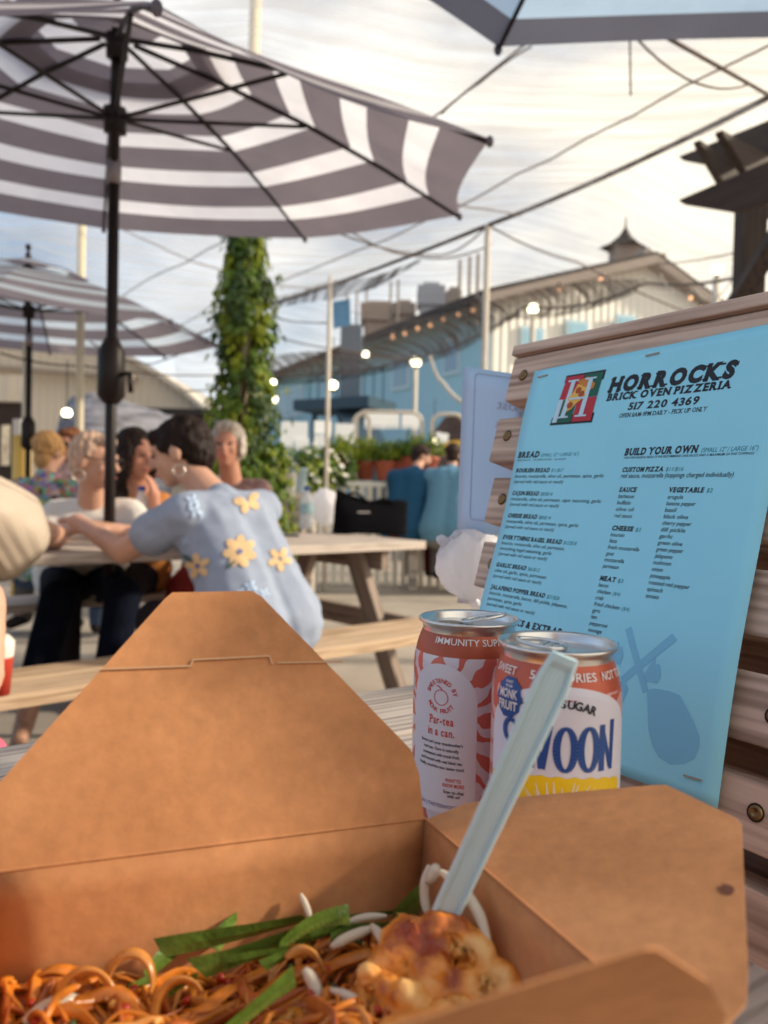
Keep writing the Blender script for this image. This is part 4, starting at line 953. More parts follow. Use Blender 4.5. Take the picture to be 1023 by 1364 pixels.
def bayB(u, v):
    p = poly_at(L1, .25 + u * .75, .05); q = poly_at(L2, u, .12); r = p.lerp(q, v); r.z += -.30 * math.sin(PI * v) * (.6 + .4 * math.sin(u * 14)) + .04 * noise.noise(V((r.x, r.y, 0))); return r
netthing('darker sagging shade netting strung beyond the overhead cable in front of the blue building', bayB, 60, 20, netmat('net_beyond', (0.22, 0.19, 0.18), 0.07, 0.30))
# a bunched second layer near the eaves
def bayC(u, v):
    a = [P(860, 372, 7.6), P(650, 402, 9.6), P(480, 470, 12), P(350, 478, 14)]; b_ = [P(861, 384, 7.5), P(682, 424, 9.4), P(560, 484, 11.8), P(352, 512, 13.8)]
    p, q = poly_at(a, u, -.08), poly_at(b_, u, .10); r = p.lerp(q, v); r.y += .3 * math.sin(PI * v); return r
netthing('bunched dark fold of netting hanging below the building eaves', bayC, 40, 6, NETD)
def foldA(u, v):
    a = [P(300, 415, 8.8), P(352, 399, 8.5), P(400, 388, 8.0), P(440, 374, 7.5), P(500, 368, 7.2), P(560, 345, 6.7)]; b_ = [P(300, 430, 8.8), P(352, 414, 8.4), P(400, 404, 7.9), P(440, 400, 7.4), P(500, 384, 7.1), P(560, 349, 6.6)]
    return poly_at(a, u).lerp(poly_at(b_, u), v)
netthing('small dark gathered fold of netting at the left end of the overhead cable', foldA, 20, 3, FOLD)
RP = mat('dark_rope', (0.09, 0.06, 0.05), 0.8)
def rope(label, pts, r=.008, sag=0, cat='rope', name='rope', m=None):
    pp = []; n = len(pts) - 1
    for i in range(n):
        for k in range(10): t = k / 10; p = pts[i].lerp(pts[i + 1], t); p.z -= sag * 4 * t * (1 - t); pp.append(p)
    pp.append(pts[-1]); o = MB().tube(pp, r, 6).build(name, m or RP, None, smooth=True); tag(o, label, cat); return o
for lab_, vv, uu in (('thin sewn seam line in the overhead netting, nearest the cable', .06, None), ('thin sewn seam line in the overhead netting, second from the cable', .15, None), ('thin seam line crossing the overhead netting toward the tall post', None, .46), ('thin seam line crossing the overhead netting above the vine', None, .66)):
    pts_ = [bayA(k / 30, vv) if vv else bayA(uu, k / 60) for k in range(31)]
    tag(MB().tube([p - V((0, 0, .012)) for p in pts_], .006, 5).build('net_seam', mat('seam', (.30, .26, .24), .9), None, smooth=True), lab_, 'seam')
rope('thick dark cable running along the edge of the overhead netting', L1, .016, .03, 'cable', 'cable')
rope('dark cable along the far lower edge of the sagging net', L2, .013, .10, 'cable', 'cable')
rope('thin rope running down right from the tall steel post top', [P(652, 301, 5.8), P(768, 349, 6.5), P(955, 430, 7.6)], .007, .03)
rope('thin rope from the tall steel post top down left to the gathered fold', [P(650, 300, 5.8), P(585, 340, 7), P(430, 302, 5)], .007, .05)
rope('thin slack rope hanging from the corner umbrella to the pergola cable', [P(845, 48, 3.0), P(1000, 112, 3.6)], .005, .09)
rope('taut dark strap crossing the top right corner under the corner umbrella', [P(885, 48, 3.1), P(1030, 130, 3.9)], .009, 0, 'strap', 'strap')
rope('thin rope end dangling straight down below the corner umbrella', [P(839, 50, 3.0), P(840, 127, 3.0)], .004)
rope('thin curved rope between the large umbrella tip and the corner umbrella', [P(708, 62, 3.3), P(640, 110, 3.5), P(588, 152, 3.8)], .004, -.01)
rope('slack rope sagging across the netting above the vine column', [P(455, 300, 5.2), P(560, 342, 6.3), P(655, 325, 6)], .006, .05)
rope('thin rope crossing low behind the vine column toward the steel post', [P(357, 420, 8.4), P(440, 430, 7.35)], .007, .03)
rope('thin rope tied between two steel posts above the plant stand', [P(357, 445, 8.4), P(460, 466, 9), P(560, 478, 11)], .008, .03)
rope('thin rope from the post at left rising to the vine column', [P(120, 455, 6.0), P(200, 485, 6.5), P(292, 440, 7)], .006, .04)
rope('pale string line crossing in front of the arched hall', [P(0, 470, 6), P(110, 487, 6.5), P(290, 500, 8)], .008, .03, 'rope', 'rope')
rope('thin line crossing the sky right of the roof cupola', [P(870, 352, 7), P(985, 335, 5.5)], .006, .02)
rope('white tangled string hanging between the gable and the pergola', [P(880, 365, 7), P(925, 385, 6.4), P(975, 372, 5.8)], .006, .12, m=M['galv'])
rope('pale hose hanging in a curve in front of the blue wall', [P(573, 475, 8), P(590, 510, 7.6), P(630, 540, 7)], .020, .05, 'hose', 'hose', M['galv'])
def post(label, x, ytop, d, r, m, zt=None, z0=0.0):
    t = P(x, ytop, d); o = MB().tube([V((t.x, t.y, z0)), t], r, 12).build('post', m, None, smooth=True); tag(o, label, 'post'); return t
post('tall thin galvanised post holding up the cable right of the picture centre', 650, 299, 5.8, .024, M['galv'])
post('thin galvanised post holding the small blue banner', 440, 368, 7.35, .021, M['galv'])
YW = mat('yellow_post_paint', (0.72, 0.52, 0.28), 0.6); CRM = mat('cream_post', (0.74, 0.66, 0.50), 0.6)
post('cream wooden post behind the left umbrella', 109, 300, 6.3, .033, CRM)
post('warm cream pole at the far left beside the small umbrella pole', 36, 455, 6.6, .035, CRM)
o = MB(); c = P(30, 545, 6.4); o.tube([V((c.x, c.y, 0)), V((c.x, c.y, P(30, 580, 6.4).z))], .075, 16); tag(o.build('bollard', mat('bollard_yellow', (.78, .50, .12), .5), None, smooth=True), 'thick yellow plastic bollard sleeve at the far left', 'bollard')
bn = MB(); q_ = [P(443, 402, 7.3), P(466, 398, 7.2), P(467, 432, 7.2), P(444, 438, 7.3)]; bn.slab(q_, (0, .01, 0)); tag(bn.build('banner', mat('banner_blue', (.16, .36, .58), .6, noise_amt=.2, scale=5), None), 'small faded blue banner hanging on the thin galvanised post', 'banner')

# ------------------------------------------------------------------ lamps
GL = emis('lamp_warm', (1.0, 0.86, 0.55), 4.0); GLO = emis('festoon_warm', (1.0, .50, .25), 0.7)
def globe(label, x, y, d, r, foot=True, grp=None):
    c = P(x, y, d); t = thing('globe_lamp', label, 'lamp', (c.x, c.y, 0), grp)
    MB().ell(c, r, r, r * .92).build('globe', GL, t, smooth=True)
    MB().tube([c + V((0, 0, -r * .8)), c + V((0, 0, -r * 1.5))], [r * .5, r * .35], 10).build('socket', M['black'], t)
    if foot: MB().tube([V((c.x, c.y, 0)), c - V((0, 0, r * 1.4))], .035, 10).build('pole', M['galv'], t, smooth=True)
    else: MB().tube([c + V((0, 0, r)), c + V((0, 0, r + .5))], .006, 6).build('cord', M['black'], t)
globe('round lit lamp on a pole in front of the blue wall', 554, 482, 12, .085)
globe('round lit lamp on a pole in front of the cream gable', 710, 411, 9, .060)
globe('round lit lamp beside the pergola post at right', 955, 360, 7.0, .050)
globe('lit globe hanging against the thin post with the banner', 443, 513, 9.0, .058, False)
globe('small lit globe under the netting between the banner and the blue wall', 487, 472, 10, .045, False)
globe('upper of two small lit globes just right of the vine column', 364, 509, 9, .035, False)
globe('lower of two small lit globes just right of the vine column', 364, 532, 9, .05, False)
globe('small lit lantern above the heads of the two men in blue', 578, 588, 10, .045, False)
globe('lit bulb under the canopy behind the small umbrella', 90, 459, 7, .03, False)
globe('white round lamp low in front of the rocky mound', 89, 550, 8, .05, False)

# ------------------------------------------------------------------ long blue building with its cream gable
def corr(name, c, sc, bump=.6):
    m = mat(name, c, 0.6); n, l = m.node_tree.nodes, m.node_tree.links; t = n.new("ShaderNodeTexCoord"); w = n.new("ShaderNodeTexWave"); w.bands_direction = 'X'; w.inputs['Scale'].default_value = sc
    l.new(t.outputs['Object'], w.inputs[0]); bq = n.new("ShaderNodeBump"); bq.inputs['Strength'].default_value = bump; bq.inputs['Distance'].default_value = .06; l.new(w.outputs['Fac'], bq.inputs['Height']); l.new(bq.outputs[0], n["Principled BSDF"].inputs['Normal']); return m
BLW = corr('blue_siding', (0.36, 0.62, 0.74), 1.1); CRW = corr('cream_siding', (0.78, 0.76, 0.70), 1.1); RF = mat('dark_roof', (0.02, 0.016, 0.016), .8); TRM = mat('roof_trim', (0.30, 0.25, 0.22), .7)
WF = mat('window_frame', (.50, .66, .74), .5); WG = mat('window_glass', (.20, .32, .42), .15, spec=.8); WB = mat('blue_window_glass', (.30, .55, .70), .2, spec=.8)
c0 = P(655, 398, 24); c0b = V((c0.x, c0.y, 0)); cl = P(340, 512, 44); clb = V((cl.x, cl.y, 0)); cr0 = P(975, 432, 27); crb = V((cr0.x, cr0.y, 0)); ap = P(862, 350, 26)
bld = thing('warehouse', 'long blue metal sided building with a cream gable end, dark eaves and a roof cupola', 'building', c0b)
eb = (clb - c0b); ez = c0.z
up3 = V((0, 0, 1))
MB().slab([c0b, clb, clb + up3 * ez, c0b + up3 * ez], (.2, .12, 0)).build('side_wall', BLW, bld, frame=frame_of(c0b, eb))
gd = (crb - c0b).normalized(); gn = V((gd.y, -gd.x, 0))
MB().slab([c0b, crb, crb + up3 * cr0.z, ap, c0], -gn * .2).build('gable_wall', CRW, bld, frame=frame_of(c0b, gd))
for (p, q) in ((c0, ap), (ap, cr0)):
    d = (q - p).normalized(); MB().bar(p - d * .5 + gn * .25, q + d * .4 + gn * .25, .5, .28, up=(0, 0, 1)).build('gable_trim', TRM, bld)
ridge_far = ap + (cl - c0)
MB().slab([c0 + gn * .5 + V((-.4, 0, -.05)), cl + V((-.4, 0, -.05)), ridge_far, ap + gn * .5], (0, 0, .25)).build('roof', RF, bld)
MB().slab([cr0 + gn * .5, cr0 + (cl - c0), ridge_far, ap + gn * .5], (0, 0, .25)).build('roof', RF, bld)
sd = eb.normalized(); so = V((sd.y, -sd.x, 0)); 
if so.dot(-c0b) < 0: so = -so
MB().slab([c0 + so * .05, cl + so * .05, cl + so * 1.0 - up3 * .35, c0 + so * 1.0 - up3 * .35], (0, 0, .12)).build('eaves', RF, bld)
def facade(px, py):      # pixel -> point on the blue side wall
    v = FW + (px - CX) / FPX * RT - (py - CY) / FPX * UP; n = so; t = (c0b - EYE).dot(n) / v.dot(n); return EYE + v * t
def gable(px, py):
    v = FW + (px - CX) / FPX * RT - (py - CY) / FPX * UP; t = (c0b - EYE).dot(gn) / v.dot(gn); return EYE + v * t
def window(fnp, x, y, w, h, out, dirv, m=WG):
    c = fnp(x, y) + out * .04; a = MB().box(c, dirv * w, out * .08, (0, 0, h)).build('window', WF, bld); MB().box(c + out * .045, dirv * (w * .74), out * .02, (0, 0, h * .8)).build('pane', m, a)
for (x, y, w, h) in ((603, 475, 1.0, 1.25), (535, 495, 1.4, 1.4), (395, 535, 2.0, 1.5), (380, 538, 2.0, 1.5), (470, 512, 1.5, 1.4)): window(facade, x, y, w, h, so, sd)
for (x, y, w, h) in ((708, 458, .85, 1.05), (768, 448, .85, 1.0), (832, 440, .8, 1.0)): window(gable, x, y, w, h, gn, gd, WB)
cu = P(832, 350, 27.5); cz_ = MB(); cz_.box(cu + V((0, 0, .0)), (.9, 0, 0), (0, .9, 0), (0, 0, 1.1)); cz_.build('cupola', mat('cupola_wall', (.32, .25, .22), .7), bld)
q = MB(); q.lathe([(.95, 0), (.55, .18), (.22, .45), (.04, .75), (.02, 1.15)], cu + V((0, 0, .5)), 4); q.build('cupola_roof', RF, bld)
# roof plant
for i, (x, y, d, w, h, m_) in enumerate(((505, 420, 36, 1.7, .8, mat('hvac_brown', (.34, .26, .22), .7)), (538, 414, 33, 1.0, .5, TRM), (574, 397, 31, 1.1, .8, mat('hvac_grey', (.36, .38, .44), .6)), (604, 398, 29, .6, .5, TRM))):
    b_ = P(x, y, d); t = MB(); t.box(b_, (w, 0, 0), (0, w, 0), (0, 0, h)); t.box(b_ + V((0, 0, h / 2 + .08)), (w * .6, 0, 0), (0, w * .6, 0), (0, 0, .16)); t.box(b_ - V((0, 0, h / 2 + .5)), (w * .8, 0, 0), (0, w * .8, 0), (0, 0, 1.0))
    tag(t.build('rooftop_unit', m_, None, bevel=.03), ['brown box shaped rooftop unit, leftmost on the blue building', 'low rooftop unit second from the left', 'dark grey rooftop unit second from the right', 'small rooftop unit nearest the gable'][i], 'rooftop unit', 'units on the building roof')
for i, x in enumerate((462, 475, 488, 520, 530, 612, 625, 636)):
    b_ = P(x, 420 - (x - 460) * .22, 38 - (x - 460) * .08); tag(MB().tube([b_ - V((0, 0, 1.2)), b_ + V((0, 0, 1.0))], .06, 6).build('roof_pipe', TRM), 'thin upright pipe standing on the building roof', 'pipe', 'thin pipes along the roof')
# festoon bulbs under the eaves and along the gable
for i, (x, y) in enumerate(((523, 449), (539, 444), (556, 438), (573, 433), (590, 427), (610, 420), (630, 413), (745, 385), (800, 372), (920, 397), (934, 411), (950, 424))):
    d = 22 if x < 700 else 24; c = P(x, y, d); t = thing('festoon_bulb', 'small glowing bulb in the row under the blue building\'s eaves' if x < 700 else 'small glowing bulb along the cream gable edge', 'bulb', c, 'festoon bulbs under the eaves' if x < 700 else 'festoon bulbs along the gable')
    MB().ell(c, .06, .06, .07, n=10, m=7).build('bulb', GLO, t, smooth=True); MB().tube([c + V((0, 0, .08)), c + V((0, 0, .20))], .04, 8).build('socket', M['black'], t)
# stair landing in front of the blue wall
DK = mat('blue_grey_steel', (.05, .085, .12), .5)
st = thing('stair_landing', 'dark raised steel landing with stairs against the blue wall', 'stair landing', V((P(465, 560, 20).x, 20, 0)))
a, b_ = P(412, 544, 21), P(510, 539, 20); dd = (b_ - a).normalized(); nn_ = V((-dd.y, dd.x, 0))
MB().box((a + b_) / 2, dd * (b_ - a).length, nn_ * 1.6, (0, 0, .28)).build('deck', DK, st)
for f in (0.08, .92):
    p = a.lerp(b_, f); MB().tube([V((p.x, p.y, 0)), p], .08, 6).build('column', DK, st)
rl = MB()
for k in range(9): p = a.lerp(b_, k / 8); rl.tube([p, p + V((0, 0, .95))], .02, 5)
rl.tube([a + V((0, 0, .95)), b_ + V((0, 0, .95))], .03, 5); rl.build('railing', DK, st)
p = a.lerp(b_, .55); MB().bar(p, P(505, 620, 18), .9, .16).build('stair_flight', DK, st)
MB().box(P(467, 500, 20.5), (.55, 0, 0), (0, .5, 0), (0, 0, 2.6)).build('vent_stack', mat('stack', (.10, .14, .19), .6), st)

# ------------------------------------------------------------------ arched hall, mound and awning at left
BG = corr('beige_siding', (0.62, 0.53, 0.42), 1.2, .5)
hc_ = P(60, 548, 26); arc = []; 
hall = thing('arched_hall', 'beige corrugated hall with a rounded roof at the left', 'building', V((hc_.x, 26, 0)))
pts = [P(x, y, 26) for x, y in ((-260, 548), (-200, 500), (-100, 462), (0, 447), (60, 447), (115, 457), (160, 474), (207, 499), (245, 525), (277, 552))]
MB().slab(pts + [V((pts[-1].x, 26, 0)), V((pts[0].x, 26, 0))], (0, .3, 0)).build('end_wall', BG, hall)
rr_ = MB()
for p, q in zip(pts, pts[1:]): rr_.bar(p + V((0, 8, .1)), q + V((0, 8, .1)), 17, .16, up=(0, 1, 0)) if False else rr_.slab([p + V((0, -.4, .02)), q + V((0, -.4, .02)), q + V((0, 14, .02)), p + V((0, 14, .02))], (0, 0, .18))
rr_.build('roof', mat('hall_roof', (.58, .52, .44), .6), hall)
lf = MB(); lf.bar(P(-200, 474, 25.6), P(180, 503, 25.6), .12, .5, up=(0, 1, 0)); lf.build('wall_band', mat('band', (.34, .28, .23), .7), hall)
MB().slab([P(178, 556, 25.5), P(290, 560, 25.5), P(290, 640, 25.5), P(178, 640, 25.5)], (0, .1, 0)).build('dark_doorway', mat('doorway', (.05, .03, .025), .9), hall)
MB().box(P(235, 551, 24.8), (4.0, 0, 0), (0, 1.6, 0), (0, 0, .18)).build('awning', mat('awning_black', (.02, .015, .015), .8), hall)
MB().slab([P(205, 563, 25.3), P(262, 564, 25.3), P(262, 620, 25.3), P(205, 620, 25.3)], (0, .05, 0)).build('tan_panel', mat('warm_panel', (.50, .33, .16), .7), hall)  # panel in one even tan colour
kk = thing('kiosk', 'small pale kiosk with a dark open front at the far left edge', 'kiosk', V((P(0, 600, 12).x, 12, 0)))
MB().slab([P(-60, 498, 12), P(29, 500, 12), P(29, 535, 12), P(-60, 533, 12)], (0, .2, 0)).build('fascia', BG, kk)
MB().slab([P(-60, 535, 12.1), P(29, 537, 12.1), P(29, 640, 12.1), P(-60, 640, 12.1)], (0, .2, 0)).build('opening', mat('dark_open', (.04, .025, .02), .9), kk)
MB().slab([P(2, 566, 11.9), P(13, 566, 11.9), P(12, 620, 11.9), P(1, 620, 11.9)], (0, .03, 0)).build('poster', mat('poster', (.80, .62, .45), .6, noise_amt=.4, scale=6), kk)
MB().slab([P(17, 558, 11.9), P(27, 558, 11.9), P(26, 630, 11.9), P(16, 630, 11.9)], (0, .05, 0)).build('side_post', mat('grey_board', (.45, .42, .40), .7), kk)
RK = mat('grey_tarp', (0.15, 0.15, 0.18), 0.6, noise_amt=0.75, scale=1.6, stretch=(1, 1, 4.5), bump=.8, detail=6)
mb = MB()
def mound(u, v):
    x = P(45 + 170 * u, 600, 16).x; top = P(50, 508 + 35 * max(0, u - .2) + 10 * abs(u - .3), 16).z; return V((x, 16 + 3 * v - .4 * math.sin(5 * u), top * math.sin(PI / 2 * min(1, v * 1.4)) + .08 * noise.noise(V((u * 12, v * 12, 0))))) - V((0, 0, .02))
mb.grid(mound, 40, 24); tag(mb.build('tarp_mound', RK, None, smooth=True), 'grey wrinkled tarp covered mound behind the people at left', 'tarp')
wv_ = MB(); wv_.slab([P(120, 565, 15), P(190, 556, 15), P(200, 590, 15), P(120, 600, 15)], (0, .1, 0))
# ------------------------------------------------------------------ pergola
pg = thing('pergola', 'dark wooden pergola corner with pointed beam ends at the right', 'pergola', V((P(1000, 600, 4.5).x, 4.5, 0)))
t1 = P(1001, 262, 4.5); b1 = V((t1.x, t1.y, 0))
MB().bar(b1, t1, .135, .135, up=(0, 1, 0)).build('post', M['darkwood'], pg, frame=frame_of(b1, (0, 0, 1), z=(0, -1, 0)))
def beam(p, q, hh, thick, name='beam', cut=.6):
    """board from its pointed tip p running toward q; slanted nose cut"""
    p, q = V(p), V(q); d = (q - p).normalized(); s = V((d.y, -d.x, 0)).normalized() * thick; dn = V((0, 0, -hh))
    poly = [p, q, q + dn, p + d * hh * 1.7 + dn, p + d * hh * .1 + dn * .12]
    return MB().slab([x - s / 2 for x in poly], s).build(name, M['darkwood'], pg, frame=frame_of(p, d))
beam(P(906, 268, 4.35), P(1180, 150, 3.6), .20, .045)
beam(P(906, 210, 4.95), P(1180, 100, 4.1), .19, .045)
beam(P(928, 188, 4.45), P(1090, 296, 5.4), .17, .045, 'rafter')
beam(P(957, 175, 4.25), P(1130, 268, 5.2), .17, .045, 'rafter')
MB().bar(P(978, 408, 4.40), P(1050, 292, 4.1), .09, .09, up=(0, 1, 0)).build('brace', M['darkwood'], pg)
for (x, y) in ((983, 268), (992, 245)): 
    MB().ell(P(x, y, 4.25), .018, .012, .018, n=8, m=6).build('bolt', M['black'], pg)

# ------------------------------------------------------------------ foliage
def leafmat(name, c, tr=.35): return mat(name, c, 0.45, noise_amt=.3, scale=3, trans=tr, spec=.4)
LF = [leafmat('leaf_mid', (.11, .19, .02)), leafmat('leaf_dark', (.045, .09, .014), .25), leafmat('leaf_lime', (.26, .32, .022), .55)]
def leaf(mb, c, nrm, d, L, w, mi):
    """a pointed, folded leaf hanging along d"""
    nrm = nrm.normalized(); d = (d - nrm * d.dot(nrm)).normalized(); s = d.cross(nrm)
    p = [c, c + d * L * .22 + s * w * .95 - nrm * .1 * w, c + d * L * .6 + s * w * .62 - nrm * .15 * w, c + d * L - nrm * .3 * w, c + d * L * .6 - s * w * .62 - nrm * .15 * w, c + d * L * .22 - s * w * .95 - nrm * .1 * w, c + d * L * .5 + nrm * .12 * w]
    mb.add(p, [(0, 1, 6), (1, 2, 6), (2, 3, 6), (3, 4, 6), (4, 5, 6), (5, 0, 6)], mi)
random.seed(21)
vb = P(317, 600, 6.0); vcx, vcy = vb.x, vb.y
vine = thing('vine_column', 'tall column of climbing vine with heart shaped leaves on a wooden post', 'vine', (vcx, vcy, 0))
MB().tube([V((vcx, vcy, 0)), V((vcx + .09, vcy, 5.6))], .045, 10).build('post', CRM, vine, smooth=True)
vm = MB()
ztop = P(325, 290, 6).z
for k in range(5200):
    z = random.uniform(.1, ztop) if k > 700 else random.uniform(.15, 1.35)
    u = z / ztop; lump = 1 + .42 * noise.noise(V((z * 2.3, 3, 1))) + .16 * noise.noise(V((z * 7, 1, 1)))
    r = (.24 * (1 - u) ** .45 + .085) * lump; ox = .035 * noise.noise(V((z * 1.6, 9, 2))) + .05 * u
    if k < 700: ox += .22; r = .30 * (1 - z / 1.5) + .08
    a = random.uniform(0, 2 * PI); rr2 = r * random.uniform(.55, 1.08)
    o = V((math.cos(a), math.sin(a), random.uniform(-.1, .5)))
    c = V((vcx + ox + rr2 * math.cos(a), vcy + rr2 * math.sin(a), z))
    if random.random() < .06: c += V((math.cos(a), math.sin(a), -.2)) * random.uniform(.03, .12)
    if noise.noise(V((a * 1.5, z * 4, 7))) < -.38: continue
    n = noise.noise(V((a * 1.2, z * 3, 0))); mi = 1 if n < -.10 else (2 if (n > .22 or random.random() < .10) else 0)
    L = random.uniform(.045, .085); leaf(vm, c, o + V((random.uniform(-.5, .5), random.uniform(-.5, .5), random.uniform(-.2, .5))), V((random.uniform(-.4, .4), random.uniform(-.4, .4), -1)), L, L * .48, mi)
vm.build('leaves', LF, vine)
sm = MB()
for k in range(9):
    a = random.uniform(0, 2 * PI); pts = [V((vcx + .05 * z / 2 + .07 * math.cos(a + z * 2.2), vcy + .07 * math.sin(a + z * 2.2), z)) for z in [i * .2 for i in range(14)]]; sm.tube(pts, .007, 5)
sm.build('stems', mat('vine_stem', (.09, .05, .025), .8), vine)
def bush(mb, c, r, h, n, L, mis, up=.4, thin=.35):
    for k in range(n):
        d = V((random.gauss(0, 1), random.gauss(0, 1), abs(random.gauss(0, .8)))).normalized(); q = c + V((d.x * r, d.y * r, d.z * h)) * random.uniform(.35, 1.05)
        l_ = L * random.uniform(.6, 1.3); leaf(mb, q, d + V((random.uniform(-.6, .6),) * 3), V((d.x, d.y, up)), l_, l_ * thin, random.choice(mis))
PT = mat('terracotta_pot', (.36, .085, .045), .6, noise_amt=.15, scale=10); WHT = mat('petal_white', (.85, .84, .80), .6, trans=.2)
def potted(x, y, d, r, label, lab2='potted plant', mis=(0, 2), n=420, L=.09, up=1.2, thin=.16, pr_=.11, hh=1.4):
    c = P(x, y, d); t = thing('potted_plant', label, lab2, (c.x, c.y, .0 + c.z), 'potted plants on the display bench')
    MB().lathe([(0, 0), (pr_ * .72, 0), (pr_, .17), (pr_ * 1.1, .17), (pr_ * 1.1, .21), (pr_ * .98, .21), (pr_ * .9, .18), (0, .18)], c, 20).build('pot', PT, t, smooth=True)
    m_ = MB(); bush(m_, c + V((0, 0, .2)), r, r * hh, n, L, mis, up, thin); m_.build('foliage', LF, t); return t
for i, (x, y, r, lb_) in enumerate(((455, 640, .20, 'leftmost bushy potted plant behind the black tote bag'), (486, 640, .19, 'bushy potted plant second from the left behind the tote bag'), (512, 640, .15, 'low potted plant third from the left behind the tote bag'), (533, 640, .16, 'potted plant left of the man in the navy shirt'), (548, 634, .17, 'potted plant right behind the man in the navy shirt'), (570, 634, .17, 'potted plant showing between the two men in blue'))):
    potted(x, y, 8.3 + .1 * (i % 2), r, lb_, n=520 if i < 2 else 300, mis=(0, 2, 2) if i < 2 else (0, 2, 1))
for i, (x, y, d, w) in enumerate(((395, 628, 7.9, .42), (425, 622, 8.2, .40), (372, 640, 7.6, .25))):
    c = P(x, y, d); t = thing('flowering_bush', ['white flowering bush behind the clear water bottle', 'white flowering bush left of the bushy potted plants', 'white flowering bush close against the vine column'][i], 'flowering bush', c, 'white flowering bushes')
    m_ = MB(); bush(m_, c - V((0, 0, .25)), w, .5, 700, .10, (0, 1, 2), .5, .4); m_.build('foliage', LF, t)
    m_ = MB()
    for k in range(26):
        d_ = V((random.gauss(0, 1), random.gauss(0, 1) - .4, abs(random.gauss(0, .8)) + .3)).normalized(); q = c - V((0, 0, .22)) + V((d_.x * w, d_.y * w, d_.z * .48)) * 1.02; rr3 = random.uniform(.025, .055)
        for g_ in range(7): a = 2 * PI * g_ / 7; leaf(m_, q, d_ + V((.3 * math.cos(a), .3 * math.sin(a), 0)), V((math.cos(a), math.sin(a), .2)), rr3, rr3 * .5, 0)
    m_.build('blossoms', [WHT], t)
# display bench, picket fence, light boards and metal hoops of the plant stand
db_ = thing('display_bench', 'white slatted display bench that carries the potted plants', 'display bench', V((P(480, 640, 8.3).x, 8.3, 0)))
zt = P(480, 641, 8.3).z; xa, xb = P(360, 640, 8.3).x, P(640, 640, 8.3).x
MB().box(((xa + xb) / 2, 8.35, zt - .03), (xb - xa, 0, 0), (0, .7, 0), (0, 0, .05)).build('top', WHT, db_)
pkm = MB()
for k in range(26): x = xa + (xb - xa) * k / 25; pkm.box((x, 7.98, (zt - .06) / 2), (.05, 0, 0), (0, .02, 0), (0, 0, zt - .06))
pkm.build('slats', mat('fence_white', (.72, .68, .58), .6), db_)
PNL = emis('white_board', (.85, .84, .80), .16)  # weak glow put in so the boards read white though shaded
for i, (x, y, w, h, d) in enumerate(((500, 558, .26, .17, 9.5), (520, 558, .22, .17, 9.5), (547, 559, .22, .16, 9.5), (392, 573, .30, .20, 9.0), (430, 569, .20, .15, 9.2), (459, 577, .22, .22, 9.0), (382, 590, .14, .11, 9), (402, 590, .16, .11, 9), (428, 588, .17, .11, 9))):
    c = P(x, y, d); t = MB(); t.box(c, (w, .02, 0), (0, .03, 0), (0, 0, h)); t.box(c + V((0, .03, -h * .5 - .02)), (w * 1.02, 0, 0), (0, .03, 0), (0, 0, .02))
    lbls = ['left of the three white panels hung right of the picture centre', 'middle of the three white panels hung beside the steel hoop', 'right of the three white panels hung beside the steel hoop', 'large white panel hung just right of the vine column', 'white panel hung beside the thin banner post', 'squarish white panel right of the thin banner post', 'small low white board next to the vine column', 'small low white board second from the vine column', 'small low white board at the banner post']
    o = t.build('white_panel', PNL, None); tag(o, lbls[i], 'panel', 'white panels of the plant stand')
for i, (x0, x1, y) in enumerate(((472, 492, 552), (475, 562, 549), (575, 618, 552))):
    a, b_ = P(x0, y + 8, 9.2), P(x1, y + 8, 9.2); top = P((x0 + x1) / 2, y, 9.2).z; r_ = min(.12, (b_.x - a.x) / 2)
    pts = [V((a.x, 9.2, 0)), V((a.x, 9.2, top - r_))] + [V((a.x + r_ - r_ * math.cos(t), 9.2, top - r_ + r_ * math.sin(t))) for t in (.4, .8, 1.2, 1.57)] + [V((b_.x - r_ + r_ * math.sin(t), 9.2, top - r_ + r_ * math.cos(t))) for t in (0, .4, .8, 1.2)] + [V((b_.x, 9.2, top - r_)), V((b_.x, 9.2, 0))]
    tag(MB().tube(pts, .022, 8).build('metal_hoop', M['galv'], None, smooth=True), ['narrow steel hoop left of the white panels', 'wide steel hoop round the three white panels', 'steel hoop frame behind the man in the light blue shirt'][i], 'hoop')
# clutter of the stand behind: dark chairs, bright fronts
for i, (x, y, w, h, c_, lb_) in enumerate(((520, 590, .16, .5, (.05, .07, .10), 'dark stacked chair behind the tote bag'), (542, 592, .14, .42, (.06, .08, .12), 'dark stacked chair left of the man in the navy shirt'))):
    c = P(x, y, 11); t = thing('stacked_chair', lb_, 'chair', (c.x, 11, 0), 'dark chairs by the blue wall'); m_ = mat('chair_dark%d' % i, c_, .5)
    MB().box((c.x, 11, .45), (.4, 0, 0), (0, .4, 0), (0, 0, .05)).build('seat', m_, t); MB().box((c.x, 11.18, .95), (.38, 0, 0), (0, .04, 0), (0, 0, .85)).build('backrest', m_, t, bevel=.02)
    for sx_ in (-.17, .17):
        for sy_ in (-.17, .17): MB().tube([(c.x + sx_, 11 + sy_, 0), (c.x + sx_, 11 + sy_, .44)], .015, 6).build('leg', m_, t)
sh_ = thing('snack_stall', 'dark stall with a rounded top and small lights beyond the two men', 'stall', V((P(605, 600, 12).x, 12, 0)))
pts = [P(580, 640, 12), P(580, 572, 12), P(592, 556, 12), P(606, 552, 12), P(660, 552, 12), P(660, 640, 12)]
MB().slab(pts, (0, .4, 0)).build('front', mat('stall_dark', (.07, .05, .05), .8, noise_amt=.6, scale=3), sh_)
MB().slab([P(590, 588, 11.9), P(625, 585, 11.9), P(625, 594, 11.9), P(590, 596, 11.9)], (0, .05, 0)).build('sign_board', mat('stall_yellow', (.70, .42, .06), .6), sh_)
